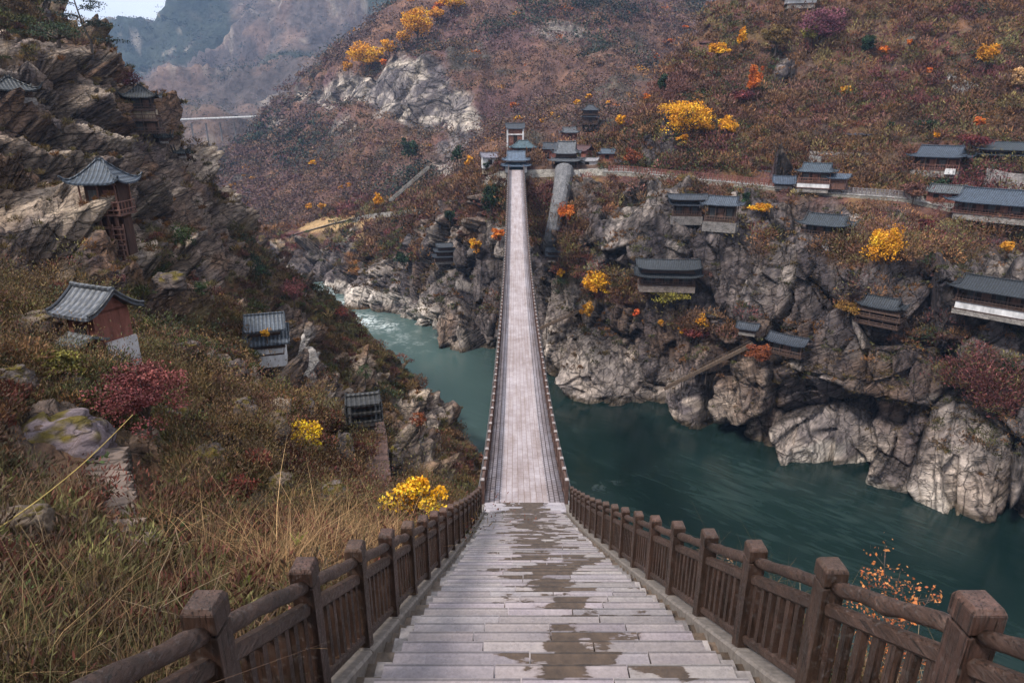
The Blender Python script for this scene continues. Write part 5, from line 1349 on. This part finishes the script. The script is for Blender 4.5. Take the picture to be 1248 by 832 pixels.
for label, px, py, w, h in [('dark evergreen tree below the white house at the bridge head',598,240,26,40),('dark evergreen beside the stacked shrine',548,262,16,22),
    ('dark bushy evergreen on the mountain left of the village',558,190,22,26),('round green tree in front of the white house',593,200,14,12),
    ('dark evergreen low on the promontory above the pale river rocks',492,312,26,24),('dark green evergreen on the slope above the timber house',1128,151,28,12),
    ('small dark evergreen on the slope above the flat-roofed shed',1084,152,14,10),('dark evergreen near the top of the right slope',1056,52,22,26),
    ('tall dark evergreen on the left flank of the right slope',806,102,12,26),('dark evergreen on the right edge cliff',1225,445,24,24),
    ('evergreen behind the small red-walled house',1146,224,30,14),('dark evergreen in the gully of the middle mountain',500,180,26,26),
    ('green bush right of the golden cliff-edge tree',908,240,14,14)]:
    tree('evergreen_tree', label, 'tree', px, py, w, h, EVG, 'dark evergreens of the far bank', trunk=.1)
for label, px, py, w, h, pal in [('maroon bush on the cliff below the golden shoulder tree',848,404,34,20,MAR),('maroon bushes right of the large golden cliff tree',1124,280,40,28,MAR),
    ('large purple-brown tree group along the top of the right slope',1000,30,70,40,[(112,66,76),(100,60,70)]),
    ('reddish tree beside the large house at the right edge',1185,172,40,24,MAR),('rust bush right of the small red village house',770,190,26,20,RUST),
    ('ochre bush hugging the cliff above the hanging gallery',1034,374,40,14,[(132,100,44),(116,84,40)]),('ochre bush at the foot of the timber stair head',925,428,34,26,RUST),
    ('dark red shrub on the slope under the orange-gold tree',905,118,36,18,MAR),('brown leafless-looking tree below the ruined wall',1112,232,34,24,BRN),
    ('olive bush strip under the broad cliff hall',815,358,70,10,OLV)]:
    tree('autumn_shrub', label, 'shrub', px, py, w, h, pal, None, trunk=.05)
# near bank
tree('red_bush', 'big dusky red bush spreading in front of the slate-roofed house', 'bush', 180, 474, 118, 96, RED, None, .02, 6500, blob=44, leaf=.05)
tree('autumn_shrub', 'bright yellow shrub on the rocky hillside below the two-stepped hut', 'shrub', 374, 526, 52, 40, [(226,182,40),(206,160,34)], None, .05, 1500, leaf=.09)
tree('autumn_shrub', 'round ochre bush growing over the roof of the two-stepped hut', 'shrub', 325, 404, 18, 14, [(190,140,40),(170,118,36)], None, .0, 500, Y=HUT[0].y - 2.2, leaf=.08)
tree('maple_tree', 'young yellow maple right beside the left railing of the stair', 'tree', 510, 598, 84, 56, [(236,172,36),(244,190,60),(214,146,30)], None, .35, 1700, blob=16, leaf=.085)
tree('autumn_shrub', 'small yellow shrub left of the young maple', 'shrub', 457, 600, 14, 12, YEL, None, .1, 220, leaf=.07)
tree('autumn_shrub', 'rust-red shrub on the hillside edge against the river', 'shrub', 512, 510, 26, 18, RUST, None, .05, 500, leaf=.12)
tree('autumn_shrub', 'brown-red shrub on the hillside skyline against the rapids', 'shrub', 418, 380, 26, 18, [(124,62,50),(112,56,50)], None, .05, 500, leaf=.13)
tree('autumn_shrub', 'dark red bush right of the winding stone steps', 'shrub', 292, 592, 56, 34, [(104,48,40),(92,42,38)], None, .02, 1800, leaf=.05)
tree('autumn_shrub', 'purplish red bushes behind the two-stepped hut', 'shrub', 358, 350, 40, 44, [(98,56,60),(110,62,60),(86,52,54)], None, .02, 1500, leaf=.12)
tree('autumn_shrub', 'purple-red bush next to the three-storey pavilion on the ridge', 'shrub', 162, 97, 36, 20, [(104,62,68),(90,56,60)], None, .02, 900, leaf=.12)
tree('autumn_shrub', 'orange bush on the ridge left of the purple-red one', 'shrub', 132, 77, 18, 16, [(206,120,40),(176,100,40)], None, .02, 500, leaf=.1)
tree('autumn_shrub', 'dusky red bush beneath the curled roof at the left edge', 'shrub', 18, 134, 50, 30, [(104,58,58),(92,52,54)], None, .0, 1200, leaf=.1)
tree('autumn_shrub', 'yellow-green grass-like bush beside the slate-roofed house', 'bush', 78, 440, 56, 44, [(120,112,56),(104,98,50)], None, .0, 1500, leaf=.08)
tree('evergreen_tree', 'small green pine on the hillside skyline above the two-stepped hut', 'tree', 309, 278, 26, 26, EVG, None, .3, 900, kind='cone', leaf=.13)
tree('evergreen_tree', 'green bushy conifer just below the small skyline pine', 'tree', 318, 326, 30, 34, EVG, None, .1, 1100, leaf=.13)
tree('evergreen_tree', 'green conifer bush at the foot of the tall timber pavilion', 'tree', 225, 288, 28, 38, [(56,70,42),(66,78,46)], None, .05, 1000, leaf=.1)
tree('evergreen_tree', 'low green pine bush on the slope left of the two-stepped hut', 'tree', 246, 352, 28, 22, [(54,70,44),(64,76,46)], None, .05, 700, leaf=.08)
tree('evergreen_tree', 'small bright green pine above the stone shelter', 'tree', 445, 450, 22, 22, [(66,86,44),(52,74,44)], None, .1, 500, leaf=.1)
tree('evergreen_tree', 'dark green spreading shrub along the top of the left cliff', 'shrub', 70, 38, 90, 26, [(50,64,46),(60,72,48)], None, .0, 1800, leaf=.12)
# the old pine on the ridge, with limbs reaching right
rr_ = np.random.default_rng(5); p, d = hit(112, 66); s = d/F
rt = thing('pine_tree', 'old dark pine with layered boughs leaning over the ridge at the top left', 'tree', p)
m = MB(); tp = [np.array(v)*s for v in ((0,0,-6),(2,0,14),(-4,0,30),(-7,0,48),(-10,0,66),(-12,0,84))]
m.tube(tp, [1.6*s,1.4*s,1.1*s,.9*s,.6*s,.3*s], 7, (.05,.04,.035)); lv = []
for (a, b, c_, L) in [(-4,30,1,30),(-6,40,-1,20),(-7,48,1,32),(-8,54,-1,22),(-9,62,1,22),(-10,70,-1,16),(-11,78,1,14),(2,16,1,34),(-4,34,1,24)]:
    e_ = np.array((a + c_*L, rr_.normal()*8, b + rr_.uniform(-6, 4)))*s; b0 = np.array((a, 0, b))*s; mid = (b0+e_)/2 + (0,0,3*s)
    m.tube([b0, mid, e_], [.6*s,.4*s,.15*s], 5, (.05,.04,.035))
    for t in np.linspace(.35, 1.1, 6):
        q = b0 + (e_-b0)*t + np.array((0, rr_.normal()*3, 1+rr_.normal()*1.2))*s
        cn = q + rr_.normal(size=(34, 3))*np.array((3.4,3.4,1.1))*s; lv.append(leaf_tris(cn, np.full(34, 1.3*s), np.tile(lin(44,54,50), (34, 1))*np.exp(rr_.normal(size=(34,1))*.25), .9, None, 1, rr_))
m.build('trunk', M_twig, rt); V_, F_, C_ = join(lv); mesh_np('crown', V_, F_, M_leaf, rt, C_)
# orange shrub outside the right railing
def leafy_shrub(label, base, stems, pal, leaf, seed, name='leafy_shrub'):
    r = np.random.default_rng(seed); rt = thing(name, label, 'shrub', base); m = MB(); cn = []
    for (dx, dy, hh) in stems:
        e_ = np.array((dx, dy, hh)); mid = e_*.5 + np.array((-dx*.15, 0, hh*.12)); m.tube([(0,0,-.3), mid, e_], [.014,.010,.004], 5, (.09,.06,.05))
        for k in range(9):
            t = r.uniform(.3, 1); q = (mid*(1-t)+e_*t) if t > .5 else mid*t*2
            tw = q + np.array((r.normal()*.16, r.normal()*.16, r.uniform(.02,.22))); m.tube([q, tw], [.005,.002], 4, (.09,.06,.05), False)
            cn.append(tw + r.normal(size=(7, 3))*.05)
    cn = np.vstack(cn); pl = np.array([lin(*c) for c in pal])[r.integers(0, len(pal), len(cn))]
    V, Fc, Cc = leaf_tris(cn, leaf*np.exp(r.normal(size=len(cn))*.25), pl, .8, None, 1, r)
    m.build('stem', M_twig, rt); mesh_np('foliage', V, Fc, M_leaf, rt, Cc)
bs = np.array(at(1075, 815, 7.4)); q_ = SD['V'][np.argmin(np.hypot(SD['V'][:,0]-bs[0], SD['V'][:,1]-bs[1]) + 9*(SD['V'][:,2] < 40))]; BSD = float(bs[2]-q_[2]); bs[2] = min(bs[2], q_[2]+.05); print('shrub gap', BSD)
leafy_shrub('rust-orange shrub with sparse leaves rising outside the right railing', bs, [(a, b, c + max(0, BSD)*k) for a, b, c, k in [(-.25,.1,1.75,1),(-.4,.2,1.5,1),(.3,.0,1.3,1),(-.1,-.3,1.1,1),(.15,.3,1.45,1),(.5,.3,1.0,1),(-.6,-.1,1.0,1),(.2,-.4,.8,.9),(.7,-.2,.7,.8),(-.2,.2,.8,.7),(.4,.1,.6,.6),(.1,.1,1.2,1),(-.4,-.2,1.3,.9),(.5,.1,1.2,.9),(.0,.0,.9,.8)]], [(184,110,62),(160,88,56),(196,130,80)], .028, 4)
leafy_shrub('thin reddish shrub against the water left of the bridge railing', np.array(at(556,580,40)), [(-1.2,.1,2.2),(-.5,.3,2.8),(.5,.2,2.4),(1.0,0,1.8),(-.1,-.3,2.0),(.9,.3,2.9)], [(128,84,74),(116,76,66)], .03, 6)
leafy_shrub('straw-brown low shrub behind the right railing near the viewer', SD['V'][np.argmin(np.hypot(SD['V'][:,0]-3.4, SD['V'][:,1]-8.8))], [(.1,.1,1.1),(-.3,.2,.9),(.4,.1,.8),(.0,-.3,.7)], [(150,120,92),(130,100,76)], .03, 7)
# big-leaved plants by the left railing
def blade_plant(name, label, px, py, Y, specs, cols):
    p = np.array(at(px, py, Y)); rt = thing(name, label, 'plant', p)
    for i, (dx, dz, L, wd) in enumerate(specs):
        m = MB(); V = []; n = 7; dirv = np.array((dx, -.15 + .1*(i % 3), dz)); dirv /= np.linalg.norm(dirv); sd = unit(np.cross(dirv, np.array((0,1.,.1))))
        for k in range(n+1):
            t = k/n; c = dirv*L*t + np.array((dx*.25*t*t, 0, -.12*t*t))*L; w_ = wd*math.sin(math.pi*min(1, .12+.88*t))**.8*(1 if t < .98 else .1)
            V += [c - sd*w_/2 + np.array((0, -.012, 0)), c + np.array((0, .012, 0)), c + sd*w_/2 + np.array((0, -.012, 0))]
        m.add(V, [f for k in range(n) for f in ((3*k, 3*k+1, 3*k+4, 3*k+3), (3*k+1, 3*k+2, 3*k+5, 3*k+4))], cols[i % len(cols)])
        o = m.build('leaf', M_leaf, rt, True)
        sm = o.modifiers.new('thick', 'SOLIDIFY'); sm.thickness = .003
L_ = lambda *c: tuple(lin(*c))
blade_plant('spiky_plant', 'spiky dark red plant behind the left railing', 318, 690, 9.0, [(-.5,1,.42,.03),(-.2,1,.5,.03),(.1,1,.5,.03),(.4,1,.42,.03),(.7,.8,.34,.03),(-.8,.7,.32,.03)], [L_(120,56,56),L_(136,66,60)])
blade_plant('broad_leaf_plant', 'single broad yellow-green leaf with an orange edge beside the left railing', 303, 718, 6.5, [(.28,1,.33,.15)], [L_(110,122,46)])
blade_plant('bladed_plant', 'fresh green upright blades rising from the dry grass by the left railing', 362, 664, 8.5, [(.5,1,.36,.04),(.15,1,.30,.035),(-.3,1,.26,.03)], [L_(150,164,72),L_(132,150,64)])
blade_plant('bladed_plant', 'small bright green leaf lying over the grass left of the nearest railing post', 140, 800, 4.2, [(1,.35,.17,.03),(.4,.6,.12,.025)], [L_(126,160,60)])
# yellow cane reaching in from the left
m = MB(); A = np.array(at(-20,656,6.2)); B = np.array(at(162,505,8.8)); pts = [A + (B-A)*t + np.array((0,0,-.10*math.sin(math.pi*t))) for t in np.linspace(0,1,14)]
m.tube(pts, list(np.linspace(.011,.005,14)), 6, (.42,.30,.10)); o = m.build('bent_cane', M_twig, None, True); tag(o, 'long thin yellow cane bending up across the hillside at the left edge', 'cane')
# boulders
def boulder(label, px, py, w, h, Y, col, seed):
    p = np.array(at(px, py, Y)); s = float(proj(p)[2])/F; n = 64
    a, b = np.meshgrid(np.linspace(0, 2*math.pi, n), np.linspace(0, math.pi, n//2)); D3 = np.stack([np.cos(a)*np.sin(b), np.sin(a)*np.sin(b), np.cos(b)], -1).reshape(-1, 3)
    D3 = np.sign(D3)*np.abs(D3)**.75; Rr = 1 + fbm(D3*1.3+seed, 3, seed)*.22 
    c, t, v = voro(D3*1.5+seed, seed); Rr = Rr + t*.22 - np.exp(-c*14)*.05 + fbm(D3*6, 3, seed)*.04
    V = D3*Rr[:, None]*np.array((w*s/2, w*s/2*.9, h*s/2)); cc = np.tile(np.array(lin(*col)), (len(V), 1))*(1 + fbm(D3*3, 3, seed+3)*.35)[:, None]
    mo = smooth(.0, .25, fbm(D3*2.2+3, 3, seed+8))*smooth(.2, .7, D3[:, 2]); cc = mixc(cc, lin(104,92,46), mo)
    rt = mesh_np('boulder', V, grid_faces(n//2, n), M_ter_near, None, cc, {'rock': np.full(len(V), .55)}, True); rt.location = p; rt.rotation_euler = (0, 0, .4)
    tag(rt, label, 'boulder')
    return rt
boulder('big flat-topped grey boulder with moss at the left edge', 72, 545, 118, 72, 15, (124,112,116), 3)
boulder('dark leaning boulder right of the winding stone steps', 176, 592, 50, 84, 25, (92,88,96), 9)
boulder('reddish broken boulder left of the winding stone steps', 92, 592, 44, 44, 21, (124,96,88), 12)

for i, (x, y, w, h) in enumerate([(212,508,34,30),(252,560,40,34),(332,524,38,44),(404,606,34,36),(286,452,30,26),(40,396,50,30),(20,470,40,46),(226,424,34,20),(342,590,30,26),
        (418,548,26,40),(192,640,34,24),(30,640,60,44),(300,500,26,34),(372,500,24,30),(250,640,30,18),(120,388,40,20),(90,470,26,24),(436,596,20,26),(482,560,18,40),(208,345,34,26)]):
    p, d = hit(x, y + h*.3)
    o = boulder('grey rough rock half buried in the brush of the near hillside', x, y, w, h, float(p[1]) + .3*w*d/F, [(112,102,98),(96,86,82),(126,112,100)][i % 3], 20 + i)
    o['group'] = 'rocks scattered over the near hillside'; o['category'] = 'rock'; o.name = 'rock'
# ================================================================== camera, light, air
cam = bpy.data.cameras.new('camera'); co = bpy.data.objects.new('camera', cam); C.objects.link(co)
co.location = (0, 0, CH); co.rotation_euler = (math.pi/2 - PITCH, 0, 0)
cam.sensor_width = 36; cam.lens = F*36/1248; cam.clip_end = 8000; cam.clip_start = .05
scene.camera = co
SUN_EL, SUN_AZ = R_(52), R_(-128)      # azimuth measured from +Y towards +X
w = bpy.data.worlds.new('World'); scene.world = w; w.use_nodes = True
nt = w.node_tree; bg = nt.nodes['Background']
sky = nt.nodes.new('ShaderNodeTexSky'); sky.sky_type = 'NISHITA'; sky.sun_disc = False
sky.sun_elevation = SUN_EL; sky.sun_rotation = SUN_AZ; sky.altitude = 1500; sky.dust_density = 2.0
tc = nt.nodes.new('ShaderNodeTexCoord'); nz = nt.nodes.new('ShaderNodeTexNoise'); nz.inputs['Scale'].default_value = 2.2
nz.inputs['Detail'].default_value = 6
mp = nt.nodes.new('ShaderNodeMapping'); mp.inputs['Scale'].default_value = (1,1,3)
nt.links.new(tc.outputs['Generated'], mp.inputs[0]); nt.links.new(mp.outputs[0], nz.inputs['Vector'])
rp = nt.nodes.new('ShaderNodeValToRGB'); e = rp.color_ramp.elements
e[0].position = .3; e[0].color = (7.0,7.2,7.7,1); e[1].position = .7; e[1].color = (9.8,9.9,10.2,1)
nt.links.new(nz.outputs['Fac'], rp.inputs[0])
mx = nt.nodes.new('ShaderNodeMix'); mx.data_type = 'RGBA'; mx.inputs[0].default_value = .85
nt.links.new(sky.outputs[0], mx.inputs[6]); nt.links.new(rp.outputs[0], mx.inputs[7]); nt.links.new(mx.outputs[2], bg.inputs[0])
bg.inputs[1].default_value = .088
sl = bpy.data.lights.new('sun', 'SUN'); so = bpy.data.objects.new('sun', sl); C.objects.link(so)
sl.energy = 2.7; sl.angle = R_(11); sl.color = (1.0, .95, .88)
import mathutils
dv = mathutils.Vector((math.sin(SUN_AZ)*math.cos(SUN_EL), math.cos(SUN_AZ)*math.cos(SUN_EL), math.sin(SUN_EL)))
so.rotation_euler = dv.to_track_quat('Z', 'Y').to_euler()
if HAZE:
    hb = MB(); hb.box((100, 900, 245), (4400, 3400, 510))
    hm = bpy.data.materials.new('haze'); hm.use_nodes = True; t = hm.node_tree; t.nodes.clear()
    ou = t.nodes.new('ShaderNodeOutputMaterial'); pv = t.nodes.new('ShaderNodeVolumePrincipled')
    pv.inputs['Color'].default_value = (.40,.60,1.0,1); pv.inputs['Density'].default_value = HAZE; pv.inputs['Anisotropy'].default_value = .2
    t.links.new(pv.outputs[0], ou.inputs['Volume'])
    ho = hb.build('haze', hm); tag(ho, kind='stuff')
    print('haze top', 500)
vs = scene.view_settings; vs.view_transform = 'Standard'; vs.look = 'None'; vs.gamma = 1; vs.use_curve_mapping = False
vs.exposure = EXPO
scene.render.engine = 'CYCLES'
cy = scene.cycles; cy.max_bounces = 5; cy.diffuse_bounces = 2; cy.glossy_bounces = 2; cy.volume_bounces = 0
cy.transparent_max_bounces = 6; cy.use_denoising = True; cy.use_adaptive_sampling = True; cy.adaptive_threshold = .02
